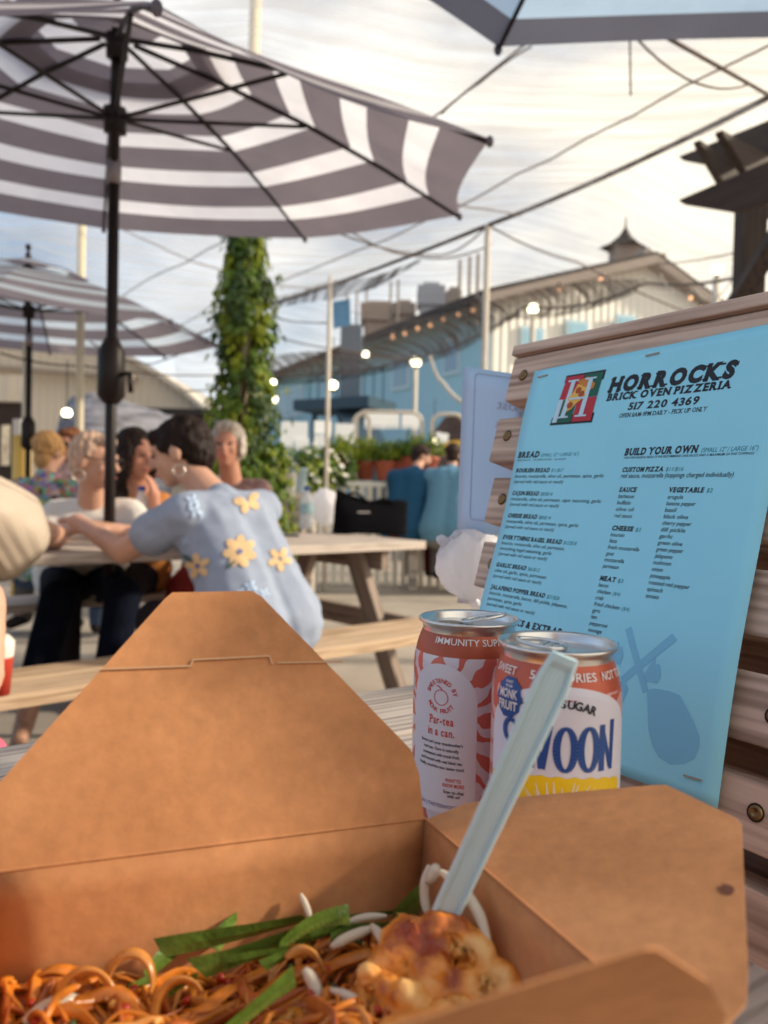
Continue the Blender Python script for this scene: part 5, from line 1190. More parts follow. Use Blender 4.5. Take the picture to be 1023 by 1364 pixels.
MB().slab([P(581, 575, 11.9), P(598, 578, 11.9), P(596, 590, 11.9), P(583, 592, 11.9)], (0, .05, 0)).build('white_board', PNL, sh_)
for (x, y, w, h, d, lb_, c_) in ((398, 640, .16, .22, 7.0, 'small pale blue bucket standing left of the clear water bottle', (.45, .62, .75)), (385, 645, .14, .20, 6.8, 'small white bucket standing beside the vine column', (.80, .80, .80))):
    c = P(x, y, d); t = MB(); t.lathe([(0, 0), (w * .38, 0), (w * .5, h), (w * .54, h), (w * .46, h - .01), (w * .36, .01), (0, .01)], c - V((0, 0, h / 2)), 20); o = t.build('bucket', mat('bucket', c_, .5), None, smooth=True); tag(o, lb_, 'bucket')
    st_ = MB().box((c.x, c.y, (c.z - h / 2) / 2), (.3, 0, 0), (0, .3, 0), (0, 0, c.z - h / 2 - .002)); tag(st_.build('plant_stool', M['oldwood'], None, bevel=.01), lb_.replace('small', 'low wooden block under the small').replace(' standing', ''), 'stool')

# ------------------------------------------------------------------ things on the neighbours' table
CLR = glass('clear_bottle', (.80, .86, .92), .62, .12); CAPB = mat('blue_cap', (.01, .06, .35), .4); WTR = glass('water', (.75, .85, .92), .25, .05)
def bottle(label, x, yb, d, h, r):
    b_ = Z(x, yb, .751); b_ = V((b_.x, b_.y, .751)); t = thing('water_bottle', label, 'bottle', b_, 'water bottles on the table')
    pf = [(0, .004), (r * .8, 0), (r, .012), (r, h * .28), (r * .93, h * .31), (r, h * .34), (r, h * .62), (r * .85, h * .72), (r * .42, h * .86), (r * .38, h * .93)]
    MB().lathe(pf, b_, 28).build('bottle_body', CLR, t, smooth=True); MB().lathe([(r * .46, h * .91), (r * .46, h), (0, h)], b_, 20).build('cap', CAPB, t)
    MB().lathe([(r * 1.01, h * .36), (r * 1.01, h * .60)], b_, 28).build('label_band', mat('bottle_label', (.40, .62, .78), .4, noise_amt=.5, scale=50), t, smooth=True)
    MB().lathe([(0, .006), (r * .93, .008), (r * .93, h * .30), (0, h * .30)], b_, 24).build('water', WTR, t, smooth=True)
bottle('blue capped water bottle beside the black tote bag', 408, 705, 3.7, .245, .038)
bottle('blue capped water bottle between the umbrella pole and the woman in the blue floral shirt', 188, 716, 3.0, .225, .036)
TB = mat('tote_black', (.004, .004, .006), .6, bump=.15, scale=80, noise_amt=.3)
tc_ = Z(492, 711, .751); tdir = fu; tn = fv
tb = thing('tote_bag', 'black fabric tote bag slouching on the neighbours\' table', 'bag', V((tc_.x, tc_.y, .751)))
def tote(u, v):
    th = 2 * PI * u; ex = abs(math.cos(th)) ** .5 * (1 if math.cos(th) > 0 else -1); ey = abs(math.sin(th)) ** .6 * (1 if math.sin(th) > 0 else -1)
    w = .195 - .012 * v + .02 * v * (ex > 0); hgt = .185 + .045 * max(0, -ex) - .012 * math.sin(PI * (ex + 1) / 2) - .03 * max(0, ex - .7)
    return V((tc_.x, tc_.y, .752)) + RT_ * (ex * w + .012 * noise.noise(V((u * 8, v * 4, 1)))) + FY_ * (ey * (.085 - .070 * v * v)) + V((0, 0, hgt * v + .008 * noise.noise(V((u * 9, v * 3, 4)))))
RT_, FY_ = V((.97, .24, 0)).normalized(), V((-.24, .97, 0)).normalized()
MB().grid(tote, 60, 12).build('bag_body', TB, tb, smooth=True, solid=.004)
mb = MB(); base_ = V((tc_.x, tc_.y, .752))
mb.add([base_ + RT_ * (.18 * math.cos(t)) + FY_ * (.07 * math.sin(t)) + V((0, 0, .006)) for t in [2 * PI * k / 24 for k in range(24)]], [tuple(range(24))]); mb.build('bag_base', TB, tb)
for k, (a, b_) in enumerate(((-.17, -.02), (-.02, .15))):
    pts = [base_ + RT_ * (a + (b_ - a) * i / 10) - FY_ * .03 + V((0, 0, .16 + .055 * math.sin(PI * i / 10) - .03 * k)) for i in range(11)]; MB().tube(pts, .007, 8).build('handle', TB, tb, smooth=True)
MB().box(base_ + RT_ * -.05 - FY_ * .079 + V((0, 0, .115)), RT_ * .065, FY_ * .002, V((0, 0, .008))).build('bag_tag', mat('tag_grey', (.45, .42, .42), .5), tb)
bc = Z(430, 700, .751); wb = thing('plastic_bag', 'white crumpled plastic bag standing behind the black tote bag', 'plastic bag', V((bc.x, bc.y, .751)))
crumple(V((bc.x, bc.y + .1, .87)), .085, .075, .12, 7.7, .25, 44, 34).build('bag_body', PL, wb, smooth=True)
pc_ = Z(378, 714, .752); tag(MB().box(V((pc_.x, pc_.y, .757)), (.13, .05, 0), (-.025, .065, 0), (0, 0, .009)).build('phone', mat('phone_dark', (.02, .02, .025), .25), None, bevel=.003), 'dark phone lying flat on the table behind the woman in blue', 'phone')

# ------------------------------------------------------------------ people
SK1 = mat('skin_light', (.56, .32, .23), .5, noise_amt=.08, scale=14, spec=.35); SK2 = mat('skin_ruddy', (.46, .22, .15), .5, noise_amt=.08, scale=14, spec=.35)
for m_ in (SK1, SK2):
    q = m_.node_tree.nodes["Principled BSDF"]; q.inputs['Subsurface Weight'].default_value = .12; q.inputs['Subsurface Scale'].default_value = .01
EYEM = mat('eye_dark', (.03, .02, .02), .2); LIP = mat('lips', (.42, .10, .09), .5)
def person(label, j, skin, base, hair=None, shirt=None, pants=None, shoes=None, vox=.009, fingers=True, sleeve=.55, pant_len=1.0, build=1.0, sleeveless=False, group=None):
    """j: joints in world space; f: face direction; b: body facing"""
    t = thing('person', label, 'person', base, group); B = MB(); k = build
    f = V(j['f']).normalized(); up = V(j.get('u', (0, 0, 1))); s = f.cross(up).normalized(); up = s.cross(f).normalized(); Hd = V(j['head']); Rm = Matrix((s, f, up)).transposed()
    pel, ch, nk = V(j['pel']), V(j['chest']), V(j['neck']); bf = V(j['b']).normalized(); bs_ = bf.cross(V((0, 0, 1))).normalized()   # bs_: the person's right
    shR, shL = V(j['shR']), V(j['shL']); T = MB()
    mid = pel.lerp(ch, .5) - bf * .02
    for X in (B, T):
        g_ = 0 if X is B else .010
        for sg in (-1, 1):
            X.capsule(pel + bs_ * .075 * sg * k, .118 * k + g_ * 2.6, mid + bs_ * .06 * sg * k, .108 * k + g_); X.capsule(mid + bs_ * .06 * sg * k, .108 * k + g_, ch + bs_ * .065 * sg * k, .108 * k + g_)
        X.capsule(shR, .058 * k + g_, shL, .058 * k + g_); X.capsule(ch + V((0, 0, .03)), .10 * k + g_, nk - (Hd - nk) * .25, .062 + g_)
    B.capsule(nk - (Hd - nk) * .3, .058, Hd - up * .05 - f * .01, .050)
    # head
    B.ell(Hd + up * .022 - f * .012, .072, .090, .086, Rm); B.ell(Hd - up * .038 + f * .018, .056, .066, .066, Rm); B.ell(Hd - up * .085 + f * .050, .026, .026, .022, Rm)
    B.capsule(Hd + f * .082 + up * .012, .009, Hd + f * .104 - up * .022, .014); B.ell(Hd + f * .080 - up * .055, .024, .014, .015, Rm)
    B.ell(Hd + f * .076 + up * .026, .045, .014, .012, Rm)
    for sg in (-1, 1): B.ell(Hd + s * .074 * sg - f * .012 - up * .008, .012, .021, .033, Rm); B.ell(Hd + s * .035 * sg + f * .060 - up * .025, .022, .020, .022, Rm)
    for side in ('R', 'L'):
        sh_, el, wr = V(j['sh' + side]), V(j['el' + side]), V(j['wr' + side]); B.capsule(sh_, .056 * k, el, .040 * k); B.capsule(el, .041 * k, wr, .027)
        hd_ = V(j.get('hd' + side, wr - el)).normalized(); B.capsule(wr, .026, wr + hd_ * .045, .030)
        pv = V(j.get('pn' + side, (0, 0, -1))); sd_ = hd_.cross(pv).normalized()
        if fingers:
            pv = sd_.cross(hd_).normalized()
            for q_i, (off_, ln) in enumerate(((-.028, .060), (-.010, .070), (.008, .066), (.026, .052))):
                a0 = wr + hd_ * .072 + sd_ * off_; a1 = a0 + hd_ * ln * .5 + pv * .006; a2 = a1 + hd_ * ln * .36 + pv * ln * .35
                B.capsule(wr + hd_ * .03 + sd_ * off_ * .6, .012, a0, .0105, 8); B.capsule(a0, .0095, a1, .0088, 8); B.capsule(a1, .0088, a2, .0078, 8)
            th0 = wr + hd_ * .02 - sd_ * .026; th1 = th0 + hd_ * .035 - sd_ * .022; B.capsule(th0, .013, th1, .011, 8); B.capsule(th1, .011, th1 + hd_ * .028 - sd_ * .004, .009, 8)
        if not sleeveless: T.capsule(sh_, .066 * k, sh_.lerp(el, sleeve), .058 * k + (.012 if sleeve > .4 else 0))
    Pn = MB(); Sh = []
    for sg in (-1, 1): Pn.capsule(pel + bs_ * .07 * sg * k - V((0, 0, .03)), .128 * k, pel + bs_ * .07 * sg * k - V((0, 0, .01)), .125 * k)
    for side, sg in (('R', 1), ('L', -1)):
        hp = pel + bs_ * .085 * sg * k; kn, an = V(j['kn' + side]), V(j['an' + side]); B.capsule(hp, .088 * k, kn, .055 * k); B.capsule(kn, .056 * k, an, .036)
        Pn.capsule(hp, .100 * k, kn, .068 * k); Pn.capsule(kn, .068 * k, kn.lerp(an, pant_len), .062 if pant_len > .5 else .07)
        fd_ = V((bf.x, bf.y, 0)).normalized(); B.capsule(an, .036, an + fd_ * .13 - V((0, 0, .035)), .026)
        sm_ = MB(); sm_.capsule(an - V((0, 0, .02)) - fd_ * .02, .045, an + fd_ * .15 - V((0, 0, .035)), .036); Sh.append(sm_)
    body = blend(B, 'person_body', vox, 3); bo = put(body, 'body', skin, t)
    if shirt:
        me = blend(T, 'shirt', vox * 1.2, 3)
        for v in me.vertices:
            q = v.co; v.co = q + v.normal * (.0045 * noise.noise(V((q.x * 16 + q.z * 9, q.y * 16, q.z * 22))) + .0035 * abs(noise.noise(V((q.x * 9 - q.z * 12, q.y * 11, q.z * 7)))) * 2 - .002)
        so_ = put(me, 'shirt', shirt, t)
    else: me = None; so_ = None
    if pants: put(blend(Pn, 'trousers', vox * 1.3, 3), 'trousers', pants, t)
    if shoes:
        for sm_ in Sh: put(blend(sm_, 'shoe', .01, 2), 'shoe', shoes, t)
    for sg in (-1, 1):
        MB().ell(Hd + s * .029 * sg + f * .0815 + up * .005, .0125, .006, .0055, Rm, 10, 6).build('eye', EYEM, t, smooth=True)
    MB().ell(Hd + f * .093 - up * .056, .022, .006, .006, Rm, 10, 6).build('mouth', LIP, t, smooth=True)
    if hair:
        hm, parts = hair; Hm = MB()
        for (a_, b2, c_, ra, rb_, rc) in parts: Hm.ell(Hd + s * a_ + f * b2 + up * c_, ra, rb_, rc, Rm)
        me_h = blend(Hm, 'hair', .006, 2)
        for v in me_h.vertices: v.co += v.normal * (.006 * noise.noise(v.co * 38) + .005 * noise.noise(V((v.co.x * 150, v.co.y * 150, v.co.z * 28))))
        put(me_h, 'hair', hm, t)
    return t, me, (Hd, s, f, up, Rm)
def hairm(name, c): return mat(name, c, .6, noise_amt=.45, scale=60, stretch=(1, 1, .2), bump=.4, spec=.2)
def ring(t, c, ax, R_, r, m, name='hoop_earring'):
    ax = V(ax).normalized(); u_ = ax.orthogonal().normalized(); w_ = ax.cross(u_); MB().tube([V(c) + (u_ * math.cos(2 * PI * k / 20) + w_ * math.sin(2 * PI * k / 20)) * R_ for k in range(21)], r, 6, cap=False).build(name, m, t, smooth=True)
SILV = mat('silver_ring', (.75, .70, .62), .25, metal=1)
SHORT = [(0, -.028, .038, .082, .092, .085), (0, -.055, -.010, .066, .060, .075), (0, .045, .085, .055, .045, .028), (.050, .0, .045, .034, .060, .050), (-.050, .0, .045, .034, .060, .050)]
# 1. woman in the blue floral shirt
pel = P(348, 832, 2.44); ch = P(300, 702, 2.52); bf = V((-.80, .60, 0)); rt_ = bf.cross(V((0, 0, 1)))
j = dict(pel=pel, chest=ch, neck=P(283, 658, 2.55), head=P(238, 603, 2.60), f=(-.95, .06, -.28), u=(-.25, .05, 1), b=bf, shR=ch + rt_ * .165 + V((0, 0, .06)), shL=ch - rt_ * .165 + V((0, 0, .045)),
         elL=P(165, 735, 2.52), wrL=P(112, 700, 2.70), hdL=(-.75, .55, .25), elR=P(262, 735, 2.80), wrR=P(190, 712, 2.86), hdR=(-.9, .1, 0),
         knR=pel + bf * .40 + rt_ * .12 - V((0, 0, .02)), knL=pel + bf * .40 - rt_ * .10 - V((0, 0, .02)), anR=V((-.55, 2.85, .10)), anL=V((-.72, 2.62, .10)))
BSH = mat('blue_grey_shirt', (.30, .35, .46), .85, noise_amt=.06, scale=25, bump=.1)
t, me, (Hd, s, f, up, Rm) = person('woman with short dark hair in a blue floral shirt leaning on the table', j, SK1, V((-.32, 2.42, 0)), (hairm('dark_brown_hair', (.012, .005, .004)), [(0, -.026, .035, .086, .100, .088), (0, -.062, -.012, .070, .062, .078), (0, .050, .066, .062, .040, .034), (.056, -.022, .026, .028, .056, .058), (-.056, -.022, .026, .028, .056, .058), (0, -.05, -.06, .05, .04, .04)]), BSH, mat('dark_trousers', (.02, .016, .02), .8), mat('dark_shoe', (.02, .02, .02), .6), vox=.0075, build=1.03, sleeve=.52)
ring(t, Hd - s * .082 - f * .012 - up * .070, s + f * .5, .019, .0020, SILV); ring(t, Hd + s * .082 - f * .012 - up * .070, s - f * .5, .019, .0022, SILV)
tree_ = bvh_of(me)
def decal(name, x, y, rad, m, petals=6, rot=0.0, mid=None, parent=None, squash=1.0):
    def hit(px, py):
        d = (FW + (px - CX) / FPX * RT - (py - CY) / FPX * UP).normalized(); r_ = tree_.ray_cast(EYE, d)
        return None if r_[0] is None else r_[0] - d * .001 + r_[1] * (.003 if r_[1].dot(d) < 0 else -.003)
    mb = MB()
    def patch(cx_, cy_, rx, ry, a):
        N_ = 3; c = hit(cx_, cy_)
        if c is None: return
        vs = [c]; ok = True
        for q_ in range(1, N_ + 1):
            for k in range(14):
                th = 2 * PI * k / 14; x_, y_ = rx * math.cos(th) * q_ / N_, ry * math.sin(th) * q_ / N_; h = hit(cx_ + x_ * math.cos(a) - y_ * math.sin(a), cy_ + x_ * math.sin(a) + y_ * math.cos(a))
                if h is None: return
                vs.append(h)
        fs = [(0, 1 + k, 1 + (k + 1) % 14) for k in range(14)] + [(1 + q_ * 14 + k, 1 + (q_ + 1) * 14 + k, 1 + (q_ + 1) * 14 + (k + 1) % 14, 1 + q_ * 14 + (k + 1) % 14) for q_ in range(N_ - 1) for k in range(14)]
        mb.add(vs, fs)
    if petals:
        for k in range(petals): a = rot + 2 * PI * k / petals; patch(x + rad * .56 * math.cos(a), y + rad * .56 * math.sin(a) * squash, rad * .42, rad * .27, a)
    else: patch(x, y, rad, rad * squash, rot)
    if mb.v: o = mb.build(name, m, parent or t, smooth=True)
    if mid:
        mb = MB(); patch(x, y, rad * .17, rad * .17, 0); 
        for i, v in enumerate(mb.v): mb.v[i] = tuple(V(v) + (EYE - V(v)).normalized() * .003)
        if mb.v: mb.build('flower_centre', mid, o)
FY = mat('flower_apricot', (.66, .45, .24), .85); FBL = mat('flower_pale_blue', (.42, .55, .76), .85); LG = mat('print_leaf', (.07, .12, .13), .85); MD = mat('print_centre', (.13, .15, .30), .85)
decal('printed_flower', 319, 735, 23, FY, 7, .3, MD); decal('printed_flower', 264, 754, 18, FY, 5, -.5, MD); decal('printed_flower', 329, 668, 19, FY, 5, .6, None, squash=.8); decal('printed_flower', 372, 745, 17, FY, 5, .2, None)
decal('printed_leaf', 307, 752, 9, LG, 0, -.7, squash=.4); decal('printed_leaf', 251, 744, 9, LG, 0, .6, squash=.4)
for (x, y, r_) in ((256, 667, 9), (260, 680, 10), (269, 687, 5), (334, 782, 9), (322, 790, 7), (248, 720, 6), (352, 790, 7)): decal('printed_blossom', x, y, r_, FBL, 4, .4)

# 2. woman in the white tee across the table
bf = V((.25, -.95, 0)); pel = V((-1.42, 3.62, .55)); ch = P(122, 708, 3.22)
j = dict(pel=pel, chest=ch, neck=P(123, 668, 3.18), head=P(127, 614, 3.10), f=(.93, -.25, -.12), b=bf, shR=P(76, 686, 3.22), shL=P(172, 684, 3.22), elR=P(62, 716, 3.08), wrR=P(100, 702, 2.92), hdR=(.8, -.1, 0), elL=P(200, 716, 3.05), wrL=P(140, 704, 2.95), hdL=(-.9, -.1, .05),
         knR=P(78, 795, 2.95), knL=P(165, 792, 2.90), anR=V((-1.28, 2.75, .10)), anL=V((-1.02, 2.80, .10)))
t, me, (Hd, s, f, up, Rm) = person('woman with cropped fair hair, glasses and hoop earring in a white tee', j, SK1, V((-1.42, 3.62, 0)), (hairm('fair_cropped_hair', (.55, .38, .28)), [(0, -.028, .036, .080, .088, .084), (0, -.055, -.012, .062, .058, .072), (0, .035, .082, .050, .045, .028)]), mat('white_tee', (.70, .66, .62), .9, bump=.1, noise_amt=.05), mat('navy_jeans', (.006, .008, .018), .85, noise_amt=.3), None, vox=.009, sleeve=.45, pant_len=.62)
ring(t, Hd - s * 0 + s * .080 - f * .010 - up * .062, s + f * .7, .024, .003, SILV)
for sg in (-1, 1):
    MB().tube([Hd + s * .076 * sg - f * .01 + up * .012, Hd + s * .072 * sg + f * .06 + up * .012, Hd + s * .05 * sg + f * .094 + up * .010], .0022, 6).build('glasses_arm', EYEM, t); ring(t, Hd + s * .032 * sg + f * .098 + up * .002, f, .021, .0018, EYEM, 'glasses_lens_rim')
# 3. grey haired woman
bf = V((-.1, -1, 0)); pel = V((-.86, 4.1, .55)); ch = P(312, 672, 3.92)
j = dict(pel=pel, chest=ch, neck=P(308, 640, 3.88), head=P(303, 594, 3.82), f=(.02, -1, .02), b=bf, shR=P(278, 655, 3.9), shL=P(346, 655, 3.9), elR=P(268, 705, 3.8), wrR=P(300, 712, 3.6), elL=P(362, 705, 3.8), wrL=P(330, 712, 3.6), knR=V((-.95, 3.6, .5)), knL=V((-.7, 3.6, .5)), anR=V((-.95, 3.6, .1)), anL=V((-.7, 3.6, .1)))
t, me, (Hd, s, f, up, Rm) = person('grey haired smiling woman in a sleeveless top sitting behind the woman in blue', j, SK2, V((-.86, 4.1, 0)), (hairm('grey_hair', (.42, .37, .33)), [(0, -.028, .040, .086, .094, .090), (0, .040, .092, .062, .040, .030), (.072, .0, .0, .020, .05, .065), (-.072, .0, .0, .020, .05, .065), (0, -.06, -.02, .07, .05, .08)]), mat('dark_patterned_sleeveless', (.14, .08, .08), .85, noise_amt=.7, scale=40), mat('red_trousers', (.22, .03, .03), .85), mat('dark_shoe2', (.02, .02, .02), .6), vox=.011, sleeveless=True)
# 4. long dark haired person
bf = V((.1, -1, 0)); pel = V((-1.28, 3.86, .55)); ch = P(186, 690, 3.62)
j = dict(pel=pel, chest=ch, neck=P(184, 655, 3.58), head=P(182, 606, 3.52), f=(.75, -.55, -.1), b=bf, shR=P(150, 672, 3.6), shL=P(214, 674, 3.6), elR=P(150, 715, 3.45), wrR=P(180, 712, 3.3), elL=P(215, 712, 3.40), wrL=P(206, 672, 3.34), hdL=(-.1, 0, 1), knR=V((-1.4, 3.4, .5)), knL=V((-1.15, 3.35, .5)), anR=V((-1.4, 3.4, .1)), anL=V((-1.15, 3.35, .1)))
person('person with long dark hair sitting behind the umbrella pole, hand at the chin', j, SK2, V((-1.28, 3.86, 0)), (hairm('long_dark_hair', (.014, .006, .005)), [(0, -.030, .030, .090, .100, .098), (0, -.065, -.08, .080, .060, .13), (0, -.06, -.20, .075, .050, .12), (.07, .0, -.03, .028, .060, .11), (-.07, .0, -.03, .028, .060, .11)]), mat('amber_top', (.50, .20, .06), .85), mat('dark_trousers2', (.02, .016, .02), .8), vox=.011, sleeve=.4)
# 5. cream ribbed top, mostly out of the frame on the left
bf = V((.55, .80, 0)); rt_ = bf.cross(V((0, 0, 1))); pel = V((-1.42, 1.92, .56)); ch = V((-1.34, 2.16, .90))
j = dict(pel=pel, chest=ch, neck=ch + V((.02, .04, .17)), head=ch + V((.04, .10, .30)), f=(.8, .6, -.1), b=bf, shR=ch + rt_ * .16 + V((0, 0, .05)), shL=ch - rt_ * .17 + V((0, 0, .05)), elR=P(72, 716, 2.66), wrR=P(-40, 724, 2.86), hdR=(-.4, .8, 0), elL=V((-1.72, 2.4, .80)), wrL=V((-1.55, 2.65, .79)), knR=pel + V((.18, .42, -.02)), knL=pel + V((-.05, .45, -.02)), anR=V((-1.3, 2.4, .1)), anL=V((-1.5, 2.45, .1)))
RIB = corr('cream_rib_knit', (.50, .42, .34), 11, .12)
t, me, _x = person('person in a cream ribbed top at the left edge, elbow on the table', j, SK1, V((-1.42, 1.92, 0)), (hairm('brown_hair', (.10, .05, .03)), SHORT), RIB, mat('dark_trousers3', (.03, .02, .02), .8), mat('dark_shoe3', (.02, .02, .02), .6), vox=.009, sleeve=.25, build=1.12)
# wide draped sleeve
shp = j['shR']; elp = V(j['elR']); sl = MB(); ax = (elp - shp)
def slv(u, v):
    a = 2 * PI * v; R_ = .085 + .055 * u; up2 = ax.normalized().orthogonal().normalized(); w2 = ax.normalized().cross(up2)
    return shp + ax * (.62 * u - .08) + (up2 * math.cos(a) + w2 * math.sin(a)) * (R_ + .006 * math.sin(a * 5 + 3)) + V((0, 0, -.05 * u * u))
sl.grid(slv, 14, 40).build('sleeve', RIB, t, smooth=True, solid=.004)
# 6. blonde woman seen from behind in a patterned top
PAT = mat('patterned_top', (.20, .22, .26), .85); n, l = PAT.node_tree.nodes, PAT.node_tree.links; tcn = n.new("ShaderNodeTexCoord"); vo = n.new("ShaderNodeTexVoronoi"); vo.inputs['Scale'].default_value = 30; l.new(tcn.outputs['Object'], vo.inputs[0]); hs_ = n.new("ShaderNodeHueSaturation"); hs_.inputs['Saturation'].default_value = .75; hs_.inputs['Value'].default_value = .45; l.new(vo.outputs['Color'], hs_.inputs['Color']); l.new(hs_.outputs[0], n["Principled BSDF"].inputs['Base Color'])
def simple(label, x, yh, d, fdir, bfv, skin, hair, shirt, pants, yc=None, lean=0.0, arms=None, vox=.013, build=1.0, sleeve=.5, sleeveless=False, seat=None, group=None, w=.17, xp=None, dp=None):
    Hd = P(x, yh, d); bf = V(bfv).normalized(); rt_ = bf.cross(V((0, 0, 1))); nk = Hd - V((0, 0, .13)) - bf * (.03 + lean * .1); ch = nk - V((0, 0, .14)) - bf * (.02 + lean * .12); zz = seat if seat is not None else max(.5, ch.z - .42)
    pel = V((ch.x, ch.y, zz)) - bf * (.02 + lean * .35)
    if xp: q = P(xp, 700, dp or d); pel = V((q.x, q.y, zz))
    jj = dict(pel=pel, chest=ch, neck=nk, head=Hd, f=fdir, b=bf, shR=ch + rt_ * w + V((0, 0, .05)), shL=ch - rt_ * w + V((0, 0, .05)))
    jj['elR'] = jj['shR'] + bf * .16 + rt_ * .05 - V((0, 0, .24)); jj['elL'] = jj['shL'] + bf * .16 - rt_ * .05 - V((0, 0, .24)); jj['wrR'] = jj['elR'] + bf * .20 - rt_ * .08; jj['wrL'] = jj['elL'] + bf * .20 + rt_ * .08
    jj['knR'] = pel + bf * .42 + rt_ * .12; jj['knL'] = pel + bf * .42 - rt_ * .12; ft = max(.09, zz - .46)
    jj['anR'] = jj['knR'] + V((0, 0, -zz + ft)); jj['anL'] = jj['knL'] + V((0, 0, -zz + ft))
    for a_, p in (arms or {}).items(): jj[a_] = p
    return person(label, jj, skin, V((pel.x, pel.y, 0)), hair, shirt, pants, mat('shoe_dark', (.03, .025, .025), .6), vox=vox, build=build, sleeve=sleeve, sleeveless=sleeveless, group=group, fingers=d < 5)
BUN = [(0, -.028, .038, .084, .094, .088), (0, -.085, .01, .040, .036, .042), (0, -.06, -.05, .055, .04, .06), (.062, 0, .02, .022, .05, .05), (-.062, 0, .02, .022, .05, .05)]
simple('blonde woman seen from behind in a multicoloured patterned top', 67, 602, 4.6, (.35, .9, -.1), (.2, 1, 0), SK1, (hairm('blonde_hair', (.45, .25, .10)), BUN), PAT, mat('jeans2', (.05, .07, .12), .8), sleeve=.3, w=.16)
t, me, (Hd, s, f, up, Rm) = simple('man with dark sunglasses behind the blonde woman', 93, 592, 5.4, (-.2, -1, -.1), (-.1, -1, 0), SK2, (hairm('reddish_hair', (.18, .07, .03)), SHORT), mat('pink_print_shirt', (.50, .32, .30), .85, noise_amt=.5, scale=20), mat('shorts', (.10, .09, .08), .8))
for sg in (-1, 1): MB().ell(Hd + s * .032 * sg + f * .090 + up * .004, .026, .008, .018, Rm, 12, 8).build('sunglass_lens', EYEM, t, smooth=True)
# 7. the two men on the far bench
HB = hairm('dark_hair_far', (.035, .018, .014))
simple('bearded man in a navy shirt sitting on the far bench, back to us', 562, 608, 8.0, (.95, .25, -.2), (.45, .9, 0), SK1, (HB, SHORT + [(0, .055, -.075, .045, .035, .035)]), mat('navy_shirt', (.022, .085, .17), .85), mat('maroon_trousers', (.10, .02, .02), .8), lean=.9, build=1.22, w=.20, xp=537, dp=7.7, seat=.62, vox=.015)
simple('man in a light blue shirt sitting right of the bearded man, back to us', 603, 606, 7.8, (.1, 1, 0), (.15, 1, 0), SK1, (HB, SHORT), mat('teal_blue_shirt', (.12, .26, .38), .85), mat('grey_trousers', (.22, .21, .20), .8), lean=.5, build=1.28, w=.21, xp=594, dp=7.5, seat=.62, vox=.015)
fb_ = thing('bench', 'brown wooden bench carrying the two men in blue', 'bench', V((P(590, 710, 7.6).x, 7.6, 0)))
a, b_ = P(535, 706, 7.9), P(700, 706, 7.4); MB().bar(a - V((0, 0, .03)), b_ - V((0, 0, .03)), .36, .05).build('seat', M['newwood'], fb_)
for q_ in (.1, .5, .9): p = a.lerp(b_, q_); MB().box((p.x, p.y, (p.z - .06) / 2), (.09, 0, 0), (0, .30, 0), (0, 0, p.z - .06)).build('leg', M['oldwood'], fb_)
# 8. child in pink at the left edge, on our far bench
PK = mat('pink_cloth', (.85, .12, .20), .8)
pel = V((-.775, 1.10, .56)); bf = V((.5, -.8, 0)); rt_ = bf.cross(V((0, 0, 1))); ch = V((-.82, 1.14, .86))
j = dict(pel=pel, chest=ch, neck=ch + V((0, 0, .14)), head=ch + V((0, .0, .27)), f=(.4, -.9, 0), b=bf, shR=ch + V((-.13, -.05, .03)), shL=ch + V((.11, .04, .03)), elL=P(-24, 800, 1.12), wrL=P(-22, 905, 1.05), hdL=(-.2, -.6, -.6), elR=V((-.9, 1.0, .72)), wrR=V((-.75, .88, .78)), knR=pel + V((.02, -.33, 0)), knL=pel + V((.18, -.30, 0)), anR=V((-.65, .80, .1)), anL=V((-.48, .86, .1)))
pt_, _m, _h = person('person in bright pink clothes cut off by the left edge of the photo', j, SK1, V((-.685, 1.08, 0)), (hairm('brown_hair2', (.10, .05, .03)), SHORT), PK, PK, mat('shoe_white', (.7, .7, .7), .6), vox=.010, build=.82, sleeve=.35)
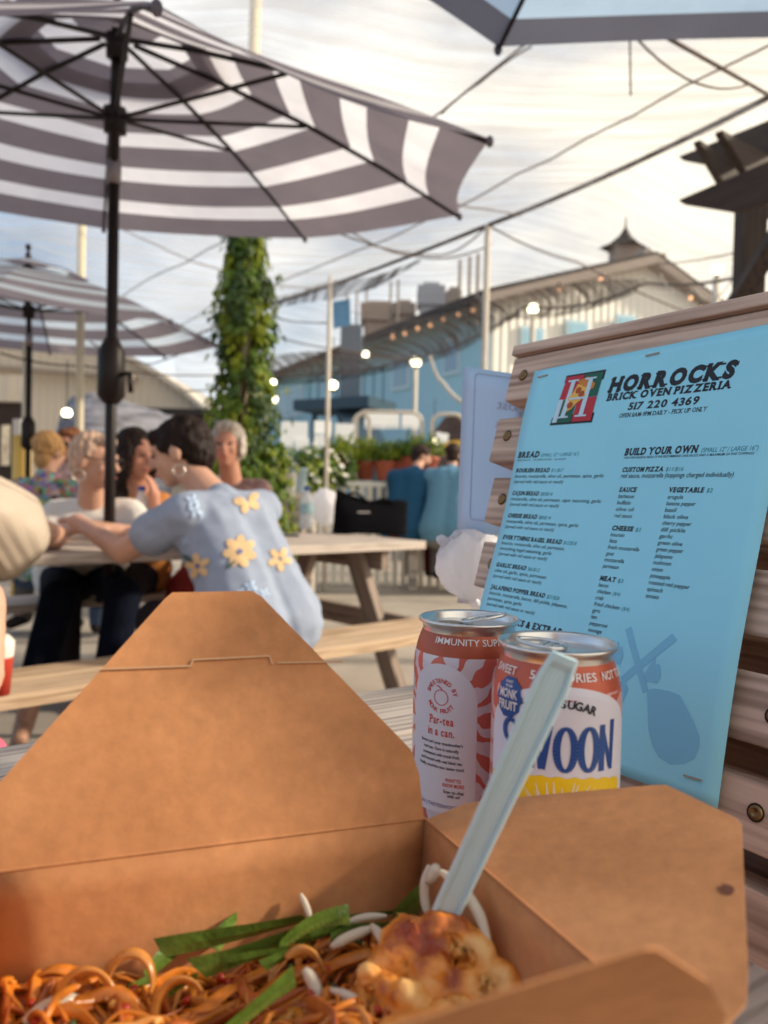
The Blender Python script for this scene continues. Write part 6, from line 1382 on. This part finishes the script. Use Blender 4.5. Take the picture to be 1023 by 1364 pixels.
hm_ = MB(); hm_.capsule(V((-.64, 1.02, .60)), .075, V((-.515, .97, .615)), .045); hm_.capsule(V((-.64, 1.02, .60)), .075, V((-.575, 1.03, .68)), .045); put(blend(hm_, 'skirt', .008, 3), 'skirt', PK, pt_)
rc = P(-2, 890, 1.45); t = thing('drink_cup', 'white and red cup held behind the pink sleeve at the left edge', 'cup', rc - V((0, 0, .05)))
MB().lathe([(0, -.05), (.020, -.05), (.026, .022)], rc, 24).build('cup', mat('cup_red', (.45, .04, .02), .5), t, smooth=True); MB().lathe([(.026, .022), (.028, .05), (.018, .062), (0, .064)], rc, 24).build('lid', mat('cup_white', (.7, .66, .6), .5), t, smooth=True)

# unseen person behind the camera, added to shade the box and foreground
bf = V((.15, 1, 0)).normalized(); rt_ = bf.cross(V((0, 0, 1))); pel = V((.0, -.30, .56)); ch = V((.02, -.24, .98))
j = dict(pel=pel, chest=ch, neck=ch + V((0, .02, .16)), head=ch + V((0, .05, .32)), f=bf, b=bf, shR=ch + rt_ * .17 + V((0, 0, .06)), shL=ch - rt_ * .17 + V((0, 0, .06)), elR=V((.26, -.20, .80)), wrR=V((.14, -.06, .93)), hdR=(-.6, .5, .2), elL=V((-.32, -.14, .80)), wrL=V((-.16, -.06, .93)), hdL=(.6, .5, .2),
         knR=pel + V((.2, .38, 0)), knL=pel + V((-.14, .40, 0)), anR=V((.2, 0, .1)), anL=V((-.14, 0, .1)))
person('unseen person in dark clothes behind the camera, added to shade the foreground', j, SK1, V((0, -.42, 0)), (hairm('brown_hair3', (.06, .03, .02)), SHORT), mat('dark_shirt', (.03, .03, .035), .9), mat('dark_trousers5', (.03, .03, .04), .9), mat('shoe_dark2', (.03, .025, .025), .6), vox=.011, build=1.15)

ph_c = EYE - FW * .0075 - RT * .018 - UP * .055  # phone out of view, added to keep light off the near flaps
MB().box(ph_c, RT * .074, UP * .150, FW * .008).build('phone', mat('phone_case', (.03, .03, .035), .5), None, bevel=.003)
tag(bpy.data.objects['phone.001'] if 'phone.001' in bpy.data.objects else bpy.data.objects['phone'], 'unseen dark phone just behind the camera, added to shade the takeout box', 'phone')
